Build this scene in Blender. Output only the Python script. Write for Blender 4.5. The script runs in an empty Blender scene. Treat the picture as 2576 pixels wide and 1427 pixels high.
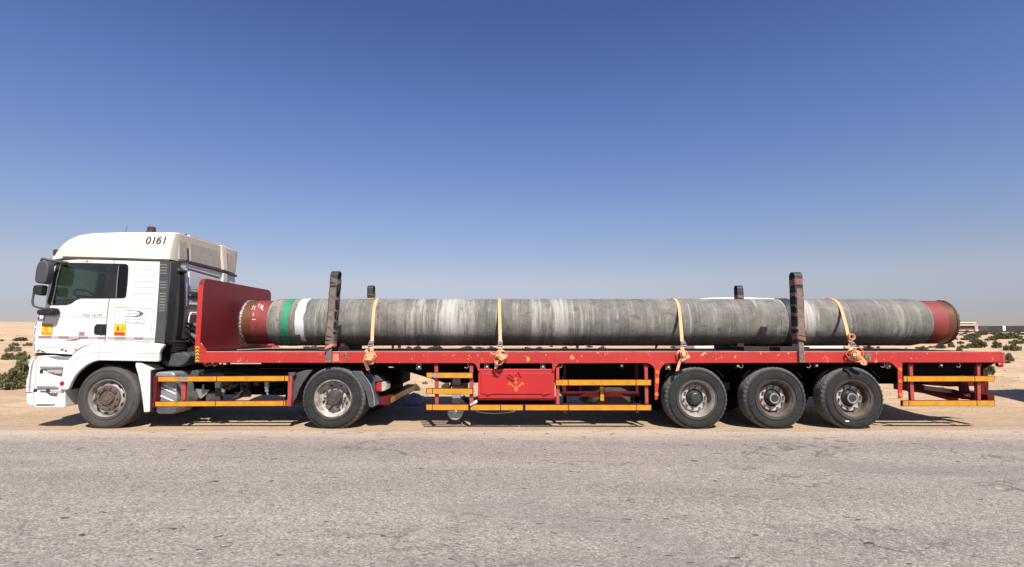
import bpy, bmesh, math, random
from mathutils import Vector, Matrix, noise as mn
random.seed(7)
R = math.radians
PI = math.pi
sc = bpy.context.scene
col = sc.collection

# ---------------------------------------------------------------- camera, sky, sun, exposure
FPX, CX, CY = 1310.0, 1288.0, 713.5          # focal length and centre of a 2576 px wide frame
CAMY, CAMZ, PITCH = -8.8, 1.555, R(5.65)
cd = bpy.data.cameras.new('camera'); cam = bpy.data.objects.new('camera', cd); col.objects.link(cam)
cam.location = (0, CAMY, CAMZ); cam.rotation_euler = (R(90) + PITCH, 0, 0)
cd.sensor_width = 36; cd.lens = 36 * FPX / 2576; cd.clip_end = 5000; cd.clip_start = 0.05
sc.camera = cam
SUN_EL, SUN_AZ = R(50), R(16)
w = bpy.data.worlds.new('World'); sc.world = w; w.use_nodes = True
wn = w.node_tree; wn.nodes.clear()
sky = wn.nodes.new('ShaderNodeTexSky'); sky.sky_type = 'NISHITA'; sky.sun_disc = False
sky.sun_elevation = SUN_EL; sky.sun_rotation = PI - SUN_AZ
sky.air_density = 1.0; sky.dust_density = 0.3; sky.ozone_density = 4.0; sky.altitude = 0
bg = wn.nodes.new('ShaderNodeBackground'); bg.inputs[1].default_value = 0.0715
wo = wn.nodes.new('ShaderNodeOutputWorld')
# dusty Gulf air: the blue deepens overhead and turns to pale lilac grey low down
wtc = wn.nodes.new('ShaderNodeTexCoord'); wsp = wn.nodes.new('ShaderNodeSeparateXYZ'); wrp = wn.nodes.new('ShaderNodeValToRGB')
wn.links.new(wtc.outputs['Generated'], wsp.inputs[0]); wn.links.new(wsp.outputs[2], wrp.inputs[0])
_st = [(0, (0.733, 0.631, 0.736)), (0.038, (0.748, 0.644, 0.758)), (0.1, (1.135, 0.858, 0.826)), (0.22, (1.132, 0.971, 1.035)), (0.405, (0.941, 0.95, 1.226)), (0.54, (0.754, 0.782, 1.1))]
while len(wrp.color_ramp.elements) < len(_st): wrp.color_ramp.elements.new(.5)
for _e, (_p, _c) in zip(wrp.color_ramp.elements, _st): _e.position = _p; _e.color = (*_c, 1)
wmx = wn.nodes.new('ShaderNodeMix'); wmx.data_type = 'RGBA'; wmx.blend_type = 'MULTIPLY'; wmx.inputs[0].default_value = 1
wn.links.new(sky.outputs[0], wmx.inputs[6]); wn.links.new(wrp.outputs[0], wmx.inputs[7])
wn.links.new(wmx.outputs[2], bg.inputs[0]); wn.links.new(bg.outputs[0], wo.inputs[0])
ld = bpy.data.lights.new('sun', 'SUN'); ld.energy = 5.0; ld.angle = R(0.5); ld.color = (1.0, 0.945, 0.87)
sun = bpy.data.objects.new('sun', ld); col.objects.link(sun)
sun.rotation_euler = (R(90) - SUN_EL, 0, SUN_AZ); sun.location = (3, -10, 12)
sc.view_settings.view_transform = 'Standard'; sc.view_settings.look = 'None'
sc.view_settings.gamma = 1; sc.view_settings.exposure = 0.58

# ---------------------------------------------------------------- measuring helpers
def ray(p):
    a = (p[0] - CX) / FPX; b = -(p[1] - CY) / FPX
    c, s = math.cos(PITCH), math.sin(PITCH)
    return a, c - b * s, s + b * c
def P(p, y=0.0):
    a, d, e = ray(p); t = (y - CAMY) / d
    return a * t, CAMZ + e * t
def PX(p, x):                       # point on the plane X = x -> (y, z)
    a, d, e = ray(p); t = x / a
    return CAMY + d * t, CAMZ + e * t
def crop(x0, y0, k): return lambda u, v: (x0 + u * k, y0 + v * k)
A = crop(39.8, 557.3, .2324); B = crop(39.8, 796.1, .2231); Cc = crop(371.5, 809.3, .2138)
D = crop(570.5, 663.4, .2060); E = crop(716.5, 862.4, .1767); F = crop(1048.2, 862.4, .1767)
G = crop(1366.6, 862.4, .1767); H = crop(1618.7, 862.4, .1767); I = crop(1950.4, 862.4, .1766)
J = crop(2215.8, 835.9, .1860); K = crop(2242.3, 716.5, .1488); L = crop(1685, 663.4, .2318)
Mm = crop(995.1, 663.4, .2318); Nn = crop(0, 782.8, .1767); Q = crop(2388.3, 762.9, .2093)
RR = crop(424.6, 650.1, .1302); LG = crop(285.3, 756.3, .0744); ST = crop(92.9, 802.7, .0558)
def PP(cr, pts, y=0.0): return [P(cr(*q), y) for q in pts]

# ---------------------------------------------------------------- materials
def new_mat(name):
    m = bpy.data.materials.new(name); m.use_nodes = True
    return m, m.node_tree, m.node_tree.nodes['Principled BSDF']
def nd(nt, t, **kw):
    n = nt.nodes.new(t)
    for k, v in kw.items(): setattr(n, k, v)
    return n
def coords(nt, scale=(1, 1, 1), loc=(0, 0, 0)):
    tc = nd(nt, 'ShaderNodeTexCoord'); mp = nd(nt, 'ShaderNodeMapping')
    mp.inputs['Scale'].default_value = scale; mp.inputs['Location'].default_value = loc
    nt.links.new(tc.outputs['Object'], mp.inputs[0]); return mp.outputs[0]
def noise(nt, vec, scale, detail=4, rough=.55, dist=0):
    n = nd(nt, 'ShaderNodeTexNoise'); n.inputs['Scale'].default_value = scale
    n.inputs['Detail'].default_value = detail; n.inputs['Roughness'].default_value = rough
    n.inputs['Distortion'].default_value = dist
    nt.links.new(vec, n.inputs['Vector']); return n.outputs[0]
def ramp(nt, fac, stops, const=False):
    r = nd(nt, 'ShaderNodeValToRGB'); e = r.color_ramp.elements
    while len(e) < len(stops): e.new(.5)
    for i, (p, c) in enumerate(stops):
        e[i].position = p; e[i].color = (c[0], c[1], c[2], 1) if hasattr(c, '__len__') else (c, c, c, 1)
    if const: r.color_ramp.interpolation = 'CONSTANT'
    nt.links.new(fac, r.inputs[0]); return r.outputs[0]
def mix(nt, fac, a, b, mode='MIX'):
    m = nd(nt, 'ShaderNodeMix', data_type='RGBA', blend_type=mode)
    for s, v in ((0, fac), (6, a), (7, b)):
        if isinstance(v, bpy.types.NodeSocket): nt.links.new(v, m.inputs[s])
        elif s == 0: m.inputs[0].default_value = v
        else: m.inputs[s].default_value = (*v, 1)
    return m.outputs[2]
def math_(nt, op, a, b=None, c=None):
    m = nd(nt, 'ShaderNodeMath', operation=op)
    for i, v in enumerate((a, b, c)):
        if v is None: continue
        if isinstance(v, bpy.types.NodeSocket): nt.links.new(v, m.inputs[i])
        else: m.inputs[i].default_value = v
    return m.outputs[0]
def bump(nt, bs, h, strength=.3, dist=.01):
    b = nd(nt, 'ShaderNodeBump'); b.inputs['Strength'].default_value = strength; b.inputs['Distance'].default_value = dist
    nt.links.new(h, b.inputs['Height']); nt.links.new(b.outputs[0], bs.inputs['Normal'])
WHITES = ('cab_white_paint', 'cream_roof_plastic', 'plate_white', 'white_band_paint', 'sticker_yellow', 'sticker_orange', 'steel_rim', 'amber_tape')
def simple(name, c, c2=None, scale=3, rough=.5, metal=0, bmp=0, lo=.35, hi=.65, stretch=(1, 1, 1), coat=0, chips=None, chip_s=9, chip_t=.68, spec=None):
    m, nt, bs = new_mat(name); v = coords(nt, stretch)
    kk = .84 if name in WHITES else .76
    c2 = tuple(x * kk for x in c2) if c2 else None; c = tuple(x * kk for x in c); chips = tuple(x * kk for x in chips) if chips else None
    c2 = c2 or tuple(x * .78 for x in c)
    n = noise(nt, v, scale, 7, .62)
    cc = ramp(nt, n, [(lo, c2), (hi, c)])
    if chips:
        n2 = noise(nt, v, chip_s, 5, .7, .4); k = ramp(nt, n2, [(chip_t, 0), (chip_t + .02, 1)])
        cc = mix(nt, k, cc, chips)
    nt.links.new(cc, bs.inputs['Base Color'])
    bs.inputs['Roughness'].default_value = rough; bs.inputs['Metallic'].default_value = metal
    if spec is not None: bs.inputs['Specular IOR Level'].default_value = spec
    if coat: bs.inputs['Coat Weight'].default_value = coat; bs.inputs['Coat Roughness'].default_value = .15
    if bmp: bump(nt, bs, noise(nt, v, scale * 6, 5), bmp, .01)
    return m
MT = {}
MT['white'] = simple('cab_white_paint', (.80, .775, .725), (.70, .66, .59), 1.3, .38, coat=.3, lo=.3, hi=.55)
MT['cream'] = simple('cream_roof_plastic', (.88, .80, .62), (.81, .72, .54), 1.6, .5)
MT['plate'] = simple('plate_white', (.82, .81, .8), (.76, .75, .74), 5, .5)
MT['black'] = simple('black_plastic', (.016, .016, .017), (.034, .032, .03), 3, .6, spec=.25)
MT['rubber'] = simple('grey_dusty_plastic', (.055, .058, .062), (.09, .088, .085), 2.5, .65)
MT['dark'] = simple('black_chassis', (.005, .0048, .0045), (.010, .009, .008), 4, .8, spec=.12)
MT['grease'] = simple('dusty_machinery', (.10, .088, .075), (.035, .030, .026), 7, .75)
MT['silver'] = simple('dull_aluminium', (.52, .52, .52), (.36, .36, .36), 5, .42, .5)
MT['chrome'] = simple('steel_rim', (.56, .54, .50), (.30, .265, .23), 6, .38, .45)
MT['rimwhite'] = simple('painted_rim', (.62, .58, .53), (.28, .22, .17), 7, .5, .1, lo=.42, hi=.58)
MT['rimdark'] = simple('dirty_rim', (.20, .17, .14), (.09, .07, .055), 6, .6, .2)
MT['hubbrown'] = simple('rusty_hub', (.17, .12, .09), (.08, .058, .045), 9, .75, bmp=.3)
MT['hubblack'] = simple('black_hub', (.03, .032, .034), (.05, .048, .045), 8, .45)
MT['guard'] = simple('faded_red_post', (.50, .085, .075), (.38, .06, .055), 6, .5)
MT['darkred'] = simple('dark_red_frame', (.15, .011, .012), (.095, .008, .009), 5, .6, spec=.2)
MT['amber'] = simple('amber_reflector', (.86, .25, .02), (.6, .15, .01), 20, .3)
MT['lampred'] = simple('red_lens', (.55, .015, .02), (.35, .01, .012), 10, .2, coat=.6)
MT['lampclear'] = simple('clear_lens', (.62, .6, .58), (.4, .38, .36), 10, .15, coat=.6)
MT['lampgreen'] = simple('pale_green_lens', (.66, .92, .55), (.35, .55, .28), 60, .15, coat=.7)
MT['brownred'] = simple('beacon_lens', (.12, .028, .022), (.09, .02, .015), 10, .3, coat=.5)
MT['stk_yellow'] = simple('sticker_yellow', (.90, .60, .04), (.86, .52, .03), 8, .4)
MT['stk_orange'] = simple('sticker_orange', (.85, .32, .03), (.8, .27, .02), 8, .4)
MT['stk_red'] = simple('sticker_red', (.62, .07, .01), (.5, .05, .01), 8, .4)
MT['ink'] = simple('black_ink', (.02, .02, .02), (.03, .03, .03), 8, .5)
MT['inkgrey'] = simple('grey_ink', (.36, .35, .35), (.28, .27, .27), 12, .5)
MT['seam'] = simple('panel_gap', (.10, .09, .085), (.06, .055, .05), 8, .8)
MT['softseam'] = simple('soft_seam', (.50, .48, .45), (.44, .42, .4), 8, .6)
MT['tape_maroon'] = simple('faded_maroon_tape', (.42, .26, .27), (.33, .19, .21), 14, .5)
MT['tape_grey'] = simple('faded_silver_tape', (.56, .52, .50), (.48, .44, .42), 14, .5)
MT['yellow'] = simple('yellow_paint', (.86, .52, .03), (.7, .4, .02), 9, .45)
MT['flower'] = simple('flower_yellow', (.88, .34, .03), (.7, .22, .02), 30, .5)
MT['strap'] = simple('orange_webbing', (.97, .50, .265), (.88, .40, .19), 18, .75, bmp=.2)
MT['strap2'] = simple('dusty_salmon_webbing', (.70, .30, .19), (.5, .2, .13), 12, .8, bmp=.3)
MT['strapbrown'] = simple('dirty_brown_webbing', (.22, .155, .13), (.13, .095, .085), 10, .85, bmp=.3)
MT['straprust'] = simple('rust_webbing', (.36, .17, .115), (.24, .11, .08), 10, .85, bmp=.3)
MT['stake'] = simple('rusty_grey_steel', (.28, .205, .17), (.17, .125, .105), 8, .75, bmp=.25)
MT['belt'] = simple('black_rubber_belt', (.022, .023, .025), (.04, .04, .042), 8, .6)
MT['coldgrey'] = simple('cab_rear_grey', (.86, .85, .83), (.76, .74, .72), 3, .5)
MT['foil'] = simple('crumpled_foil', (.42, .39, .39), (.24, .215, .22), 14, .4, .25, bmp=.5)
MT['brown_steel'] = simple('bare_brown_steel', (.20, .075, .028), (.15, .05, .02), 5, .5, .15)
MT['primer'] = simple('red_oxide_primer', (.33, .050, .042), (.22, .035, .03), 3, .6, chips=(.45, .20, .18), chip_s=12, chip_t=.66)
MT['green'] = simple('green_band_paint', (.035, .30, .14), (.03, .20, .10), 8, .6, lo=.3, hi=.5)
MT['whiteband'] = simple('white_band_paint', (.80, .80, .79), (.66, .65, .63), 9, .6, chips=(.36, .34, .31), chip_s=6, chip_t=.63)
MT['cap'] = simple('sunlit_worn_edge', (.78, .40, .34), (.60, .20, .17), 4, .5, stretch=(1, 4, 4))  # worn edge, tinted paler to show sun on its top
MT['deckwood'] = simple('shaded_deck_boards', (.06, .025, .02), (.035, .018, .015), 4, .8)  # dark tone paints the pipe's shadow over the whole deck
MT['rearshade'] = simple('shaded_grey_panel', (.60, .55, .47), (.50, .455, .385), 9, .8)  # darker grey paints the weak light on the fairing's rear face
MT['timber'] = simple('dark_timber', (.05, .028, .022), (.03, .018, .015), 6, .8)
MT['twig'] = simple('dry_twig', (.20, .15, .10), (.13, .1, .07), 9, .9)
MT['leaf'] = simple('dark_desert_leaf', (.160, .163, .068), (.10, .104, .044), 2.5, .75, spec=.2)
MT['leaf2'] = simple('olive_desert_leaf', (.20, .196, .09), (.125, .125, .058), 2.5, .75, spec=.2)
MT['leaf3'] = simple('pale_dusty_leaf', (.27, .24, .155), (.17, .155, .095), 2.5, .8, spec=.2)
MT['stone'] = simple('pale_stone', (.45, .36, .27), (.30, .23, .17), 9, .9)
MT['beige'] = simple('beige_sheet', (.62, .52, .36), (.55, .46, .32), 1, .6)
MT['brownwall'] = simple('brown_wall', (.085, .055, .06), (.06, .04, .045), .5, .8)
MT['tealwall'] = simple('grey_green_hoarding', (.03, .04, .045), (.022, .028, .03), .3, .8)
MT['banner'] = simple('red_white_banner', (.5, .14, .14), (.62, .5, .5), .8, .7)
MT['bluecloth'] = simple('grey_sheet', (.42, .42, .41), (.26, .26, .255), 4, .8)
MT['seat'] = simple('cab_interior', (.05, .045, .045), (.03, .03, .03), 4, .8)

def glass(name, tint, gl=.9):
    m, nt, bs = new_mat(name); nt.nodes.remove(bs)
    out = [n for n in nt.nodes if n.type == 'OUTPUT_MATERIAL'][0]
    tr = nd(nt, 'ShaderNodeBsdfTransparent'); tr.inputs[0].default_value = (*tint, 1)
    g = nd(nt, 'ShaderNodeBsdfGlossy'); g.inputs['Roughness'].default_value = .03; g.inputs[0].default_value = (gl, gl, gl, 1)
    fr = nd(nt, 'ShaderNodeFresnel'); fr.inputs[0].default_value = 1.5
    mx = nd(nt, 'ShaderNodeMixShader')
    nt.links.new(fr.outputs[0], mx.inputs[0]); nt.links.new(tr.outputs[0], mx.inputs[1]); nt.links.new(g.outputs[0], mx.inputs[2])
    nt.links.new(mx.outputs[0], out.inputs[0]); return m
MT['glass'] = glass('tinted_glass', (.50, .60, .585))
MT['glassdark'] = glass('dark_tinted_glass', (.10, .14, .14))

def red_paint(name, base, worn, chip, chip_t=.67, streak=True):
    m, nt, bs = new_mat(name); v = coords(nt)
    n = noise(nt, v, 1.1, 8, .65); c = ramp(nt, n, [(.32, worn), (.62, base)])
    v2 = coords(nt, (7, 7, 1.2)); n2 = noise(nt, v2, 2.0, 6, .7, .6)
    c = mix(nt, ramp(nt, n2, [(.56, 0), (.70, .5)]), c, tuple(min(1, x * 1.12 + .018) for x in base))
    n3 = noise(nt, coords(nt, (1, 1, 1), (3, 5, 1)), 7.5, 4, .75, .8)
    k = ramp(nt, n3, [(chip_t, 0), (chip_t + .025, 1)])
    c = mix(nt, k, c, chip)
    n4 = noise(nt, coords(nt, (1, 1, 1), (13, 5, 7)), 4.3, 6, .75, .5)
    c = mix(nt, ramp(nt, n4, [(chip_t + .01, 0), (chip_t + .06, .9)]), c, (.16, .07, .05))
    nt.links.new(c, bs.inputs['Base Color']); bs.inputs['Roughness'].default_value = .48
    bump(nt, bs, noise(nt, v, 5, 5), .12, .01)
    return m
MT['red'] = red_paint('worn_red_paint', (.42, .026, .020), (.345, .019, .016), (.64, .32, .15), .63)
MT['redboard'] = red_paint('shaded_scuffed_headboard', (.185, .011, .014), (.135, .008, .011), (.30, .11, .10), .70)  # same red as the rail, darkened for the weakly lit face
MT['redbox'] = red_paint('red_box_paint', (.43, .014, .013), (.37, .011, .011), (.78, .30, .2), .72)

def tape_mat():
    m, nt, bs = new_mat('amber_tape'); v = coords(nt)
    n = noise(nt, v, 8, 5, .6); c = ramp(nt, n, [(.35, (.47, .20, .007)), (.65, (.57, .265, .012))])
    wv = nd(nt, 'ShaderNodeTexBrick'); nt.links.new(coords(nt, (1, 1, 1)), wv.inputs[0])
    n2 = noise(nt, coords(nt, (5, 1, 26)), 3, 3, .6, 0)
    c = mix(nt, ramp(nt, n2, [(.60, 0), (.66, .45)]), c, (0.336, 0.120, 0.008))
    sx = nd(nt, 'ShaderNodeSeparateXYZ'); nt.links.new(v, sx.inputs[0])
    f = math_(nt, 'FRACT', math_(nt, 'DIVIDE', sx.outputs[0], .57)); k = ramp(nt, f, [(0, 1), (.16, 1), (.17, 0)])
    c = mix(nt, math_(nt, 'MULTIPLY', k, ramp(nt, noise(nt, coords(nt, (9, 1, 60)), 2, 2), [(.5, 0), (.55, .55)])), c, (.36, .15, .01))
    c = mix(nt, ramp(nt, noise(nt, v, 3.0, 6, .7), [(.55, 0), (.72, .45)]), c, (.42, .25, .10))
    gap = ramp(nt, math_(nt, 'FRACT', math_(nt, 'DIVIDE', math_(nt, 'ADD', sx.outputs[0], 60.3), 1.13)), [(0, 1), (.012, 1), (.013, 0)])
    c = mix(nt, gap, c, (.10, .03, .012))
    nt.links.new(c, bs.inputs['Base Color']); bs.inputs['Roughness'].default_value = .35
    nt.nodes.remove(wv); return m
MT['tape'] = tape_mat()

def tyre_mat(name, k=1.0):
    m, nt, bs = new_mat(name); v = coords(nt)
    n = noise(nt, v, 5, 7, .65)
    c = ramp(nt, n, [(.3, (.016 * k, .018 * k, .019 * k)), (.7, (.034 * k, .036 * k, .035 * k))])
    sx = nd(nt, 'ShaderNodeSeparateXYZ'); nt.links.new(v, sx.inputs[0])
    r2 = math_(nt, 'SQRT', math_(nt, 'ADD', math_(nt, 'POWER', sx.outputs[0], 2), math_(nt, 'POWER', sx.outputs[2], 2)))
    dust = ramp(nt, r2, [(.478, 0), (.51, 1)])          # dust ground into the tread and shoulder
    n2 = noise(nt, v, 30, 4, .7)
    f = math_(nt, 'MULTIPLY', dust, ramp(nt, n2, [(.35, .35), (.58, 1)]))
    c = mix(nt, f, c, (.145 * k, .135 * k, .122 * k))
    ring = ramp(nt, r2, [(.30, .7), (.36, 0)])
    c = mix(nt, math_(nt, 'MULTIPLY', ring, n), c, (.16, .11, .08))
    nt.links.new(c, bs.inputs['Base Color']); bs.inputs['Roughness'].default_value = .85; bs.inputs['Specular IOR Level'].default_value = .22
    bump(nt, bs, noise(nt, v, 40, 4), .25, .005)
    return m
MT['tyre'] = tyre_mat('tyre_rubber'); MT['tyrebrown'] = simple('smooth_dusty_tyre', (.082, .072, .065), (.052, .046, .042), 4, .7)

def concrete_mat():
    m, nt, bs = new_mat('grey_concrete_coating')
    v = coords(nt)
    base = ramp(nt, noise(nt, v, 2.3, 8, .7), [(.32, (.103, .097, .085)), (.5, (.153, .146, .131)), (.68, (.213, .203, .182))])
    # wrapped layers: overlapping turns of coating, each turn with its own tone
    sx = nd(nt, 'ShaderNodeSeparateXYZ'); nt.links.new(v, sx.inputs[0])
    wob = math_(nt, 'MULTIPLY', math_(nt, 'SUBTRACT', noise(nt, v, 3.0, 4), .5), .05)
    xx = math_(nt, 'ADD', math_(nt, 'ADD', sx.outputs[0], wob), math_(nt, 'MULTIPLY', sx.outputs[2], .045))
    turn = math_(nt, 'DIVIDE', xx, .165)
    fr = math_(nt, 'FRACT', turn); fl = math_(nt, 'FLOOR', turn)
    wn_ = nd(nt, 'ShaderNodeTexWhiteNoise', noise_dimensions='1D'); nt.links.new(fl, wn_.inputs['W'])
    tone = ramp(nt, wn_.outputs[0], [(0, .88), (1, 1.12)])
    base = mix(nt, 1.0, base, tone, 'MULTIPLY')
    base = mix(nt, 1.0, base, ramp(nt, noise(nt, coords(nt, (26, .5, .5)), 1.3, 5, .7), [(.32, (.80, .79, .77)), (.68, (1.2, 1.18, 1.14))]), 'MULTIPLY')
    base = mix(nt, 1.0, base, ramp(nt, noise(nt, coords(nt, (1, 1, 1), (3, 1, 8)), 7, 6, .75), [(.3, .80), (.7, 1.18)]), 'MULTIPLY')
    ln = ramp(nt, fr, [(0, 1), (.05, .15), (.12, 0), (.96, 0), (1, .6)])
    brk = ramp(nt, noise(nt, v, 2.0, 3, .6), [(.38, 0), (.6, 1)])
    base = mix(nt, math_(nt, 'MULTIPLY', math_(nt, 'MULTIPLY', ln, brk), .42), base, (0.060, 0.052, 0.044))
    # lime streaks running round the pipe, in patches
    st = noise(nt, coords(nt, (10, .9, .9)), 1.6, 7, .72, .3)
    patch = noise(nt, coords(nt, (.8, .25, .25), (4.4, 0, 0)), 1.0, 3, .55)
    extra = None
    for x0, wd, amp in ((-1.12, .30, .27), (-1.75, .22, .13), (.45, .09, .20), (.90, .20, .24), (5.5, .14, .26), (7.2, .10, .13), (4.55, .12, .08), (3.2, .10, .09), (-4.25, .25, .06)):
        d = math_(nt, 'DIVIDE', math_(nt, 'SUBTRACT', sx.outputs[0], x0), wd)
        g = math_(nt, 'MULTIPLY', math_(nt, 'EXPONENT', math_(nt, 'MULTIPLY', math_(nt, 'MULTIPLY', d, d), -1)), amp)
        extra = g if extra is None else math_(nt, 'ADD', extra, g)
    s = math_(nt, 'ADD', math_(nt, 'ADD', st, extra), math_(nt, 'MULTIPLY', math_(nt, 'SUBTRACT', patch, .5), .35))
    base = mix(nt, ramp(nt, s, [(.56, 0), (.68, .5), (.90, 1)]), base, (.42, .40, .355))
    # dark damp blotches, a few rust marks
    b = noise(nt, coords(nt, (1.2, 1.2, 1.2), (9, 2, 0)), 2.4, 6, .75, .7)
    base = mix(nt, ramp(nt, b, [(.60, 0), (.66, .75)]), base, (0.064, 0.058, 0.053))
    r = noise(nt, coords(nt, (1.5, 1.2, 1.2), (1, 7, 3)), 1.7, 5, .7, .4)
    base = mix(nt, ramp(nt, r, [(.63, 0), (.72, .6)]), base, (0.136, 0.084, 0.052))
    # darker brown towards the underside, edge broken by the streaks
    low = ramp(nt, math_(nt, 'ADD', math_(nt, 'MULTIPLY', sx.outputs[2], -1.0), math_(nt, 'MULTIPLY', st, .25)), [(.34, 0), (.50, .6)])
    base = mix(nt, low, base, (0.075, 0.056, 0.041))
    nt.links.new(base, bs.inputs['Base Color']); bs.inputs['Roughness'].default_value = .9
    h = math_(nt, 'ADD', math_(nt, 'MULTIPLY', ln, -.6), math_(nt, 'ADD', noise(nt, v, 9, 7, .7), math_(nt, 'MULTIPLY', noise(nt, v, 70, 3), .25)))
    bump(nt, bs, h, .5, .012)
    return m
MT['concrete'] = concrete_mat()

def asphalt_mat():
    m, nt, bs = new_mat('dusty_asphalt'); v = coords(nt)
    vo = nd(nt, 'ShaderNodeTexVoronoi'); vo.inputs['Scale'].default_value = 62; nt.links.new(v, vo.inputs['Vector'])
    hs = nd(nt, 'ShaderNodeSeparateColor'); nt.links.new(vo.outputs['Color'], hs.inputs[0])
    agg = ramp(nt, hs.outputs[0], [(0, (.160, .138, .116)), (.3, (.244, .211, .180)), (.75, (.290, .252, .213)), (1, (.415, .367, .315))])
    # polished wheel tracks and long drifts of dust running with the road
    sx = nd(nt, 'ShaderNodeSeparateXYZ'); nt.links.new(v, sx.inputs[0])
    wob = math_(nt, 'MULTIPLY', noise(nt, coords(nt, (.12, .2, 1)), 1.0, 4), 1.4)
    tr = math_(nt, 'SINE', math_(nt, 'MULTIPLY', math_(nt, 'ADD', sx.outputs[1], wob), 3.3))
    agg = mix(nt, 1.0, agg, ramp(nt, math_(nt, 'MULTIPLY_ADD', tr, .5, .5), [(0, .955), (1, 1.02)]), 'MULTIPLY')
    agg = mix(nt, 1.0, agg, ramp(nt, noise(nt, coords(nt, (.22, 1.3, 1)), 1.1, 7, .65), [(.3, .84), (.7, 1.10)]), 'MULTIPLY')
    agg = mix(nt, 1.0, agg, ramp(nt, noise(nt, coords(nt, (.7, 1.2, 1)), 13, 6, .72), [(.3, .84), (.7, 1.13)]), 'MULTIPLY')
    patch = noise(nt, coords(nt, (.5, .8, 1), (4, 9, 0)), .8, 3, .5, .6)
    agg = mix(nt, ramp(nt, patch, [(.60, 0), (.63, .35)]), agg, (.19, .165, .15))
    e = math_(nt, 'ADD', sx.outputs[1], math_(nt, 'MULTIPLY', noise(nt, coords(nt, (.6, 2.6, 1)), 1.9, 8, .75), 2.0))
    agg = mix(nt, ramp(nt, e, [(-.15, 0), (.30, .30), (.85, .8)]), agg, (.47, .365, .275))
    e2 = noise(nt, coords(nt, (.25, 2.4, 1), (3, 3, 0)), 1.5, 8, .75)
    agg = mix(nt, ramp(nt, e2, [(.56, 0), (.72, .4)]), agg, (.40, .33, .265))
    sp = noise(nt, coords(nt, (1.0, 1.7, 1), (2, 2, 0)), 4.6, 2, .5)
    agg = mix(nt, ramp(nt, sp, [(.70, 0), (.71, .85)]), agg, (.03, .026, .024))
    sp2 = noise(nt, coords(nt, (2.2, 4.4, 1), (7, 1, 0)), 4.6, 2, .5)
    agg = mix(nt, ramp(nt, sp2, [(.69, 0), (.70, .8)]), agg, (.045, .036, .032))
    ncol = nd(nt, 'ShaderNodeTexNoise'); ncol.inputs['Scale'].default_value = 2.2; ncol.inputs['Detail'].default_value = 7; nt.links.new(v, ncol.inputs[0])
    for sc_, off, wdt, am in ((.42, (1.7, .6, 0), .013, .8), (.9, (5.2, 3.3, 0), .012, .6)):
        ck = nd(nt, 'ShaderNodeTexVoronoi', feature='DISTANCE_TO_EDGE'); ck.inputs['Scale'].default_value = sc_
        dv = nd(nt, 'ShaderNodeVectorMath', operation='ADD'); nt.links.new(coords(nt, (.55, 1.3, 1), off), dv.inputs[0]); nt.links.new(ncol.outputs['Color'], dv.inputs[1]); nt.links.new(dv.outputs[0], ck.inputs['Vector'])
        cm = math_(nt, 'MULTIPLY', ramp(nt, ck.outputs[0], [(.0, 1), (wdt, 0)]), ramp(nt, noise(nt, coords(nt, (1, 1, 1), off), .55, 4), [(.50, 0), (.60, am)]))
        agg = mix(nt, cm, agg, (.085, .068, .056))
    nt.links.new(agg, bs.inputs['Base Color']); bs.inputs['Roughness'].default_value = .92
    h = math_(nt, 'ADD', math_(nt, 'MULTIPLY', vo.outputs[0], -1.0), math_(nt, 'MULTIPLY', noise(nt, v, 70, 3), .7))
    bump(nt, bs, h, .5, .010); return m
MT['asphalt'] = asphalt_mat()

def sand_mat():
    m, nt, bs = new_mat('desert_sand'); v = coords(nt)
    c = ramp(nt, noise(nt, v, .35, 9, .68), [(.3, (.47, .31, .175)), (.5, (.57, .395, .238)), (.7, (.65, .475, .305))])
    c = mix(nt, 1.0, c, ramp(nt, noise(nt, coords(nt, (.6, 2.2, 1)), 2.2, 8, .75), [(.32, .76), (.68, 1.10)]), 'MULTIPLY')
    c = mix(nt, 1.0, c, ramp(nt, noise(nt, coords(nt, (.05, .09, 1)), 1.0, 8, .7), [(.3, .82), (.7, 1.08)]), 'MULTIPLY')
    c = mix(nt, ramp(nt, noise(nt, v, 24, 5, .75), [(.57, 0), (.70, .6)]), c, (.20, .135, .085))
    c = mix(nt, ramp(nt, noise(nt, coords(nt, (1, 1.5, 1), (5, 5, 0)), 5.5, 5, .75), [(.62, 0), (.68, .5)]), c, (.25, .17, .11))
    sx = nd(nt, 'ShaderNodeSeparateXYZ'); nt.links.new(v, sx.inputs[0])
    # compacted dirt strip with tyre ruts where vehicles run off the road
    e = math_(nt, 'ADD', sx.outputs[1], math_(nt, 'MULTIPLY', noise(nt, coords(nt, (.4, 1.5, 1)), 1.2, 5, .6), 1.5))
    c = mix(nt, ramp(nt, math_(nt, 'DIVIDE', e, 10), [(.08, .55), (.33, 0)]), c, (.46, .33, .222))
    rut = noise(nt, coords(nt, (.10, 5.5, 1)), 1.6, 6, .7)
    near = ramp(nt, math_(nt, 'DIVIDE', sx.outputs[1], 10), [(.25, 1), (.6, 0)])
    c = mix(nt, math_(nt, 'MULTIPLY', near, ramp(nt, rut, [(.5, 0), (.62, .5)])), c, (.34, .235, .155))
    nt.links.new(c, bs.inputs['Base Color']); bs.inputs['Roughness'].default_value = .95
    h = math_(nt, 'ADD', noise(nt, coords(nt, (1, 1.6, 1)), 3.5, 9, .75), math_(nt, 'MULTIPLY', noise(nt, v, 22, 5, .7), .3))
    h = math_(nt, 'ADD', h, math_(nt, 'MULTIPLY', math_(nt, 'MULTIPLY', rut, near), -.8))
    bump(nt, bs, h, 1.0, .06); return m
MT['sand'] = sand_mat()

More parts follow.
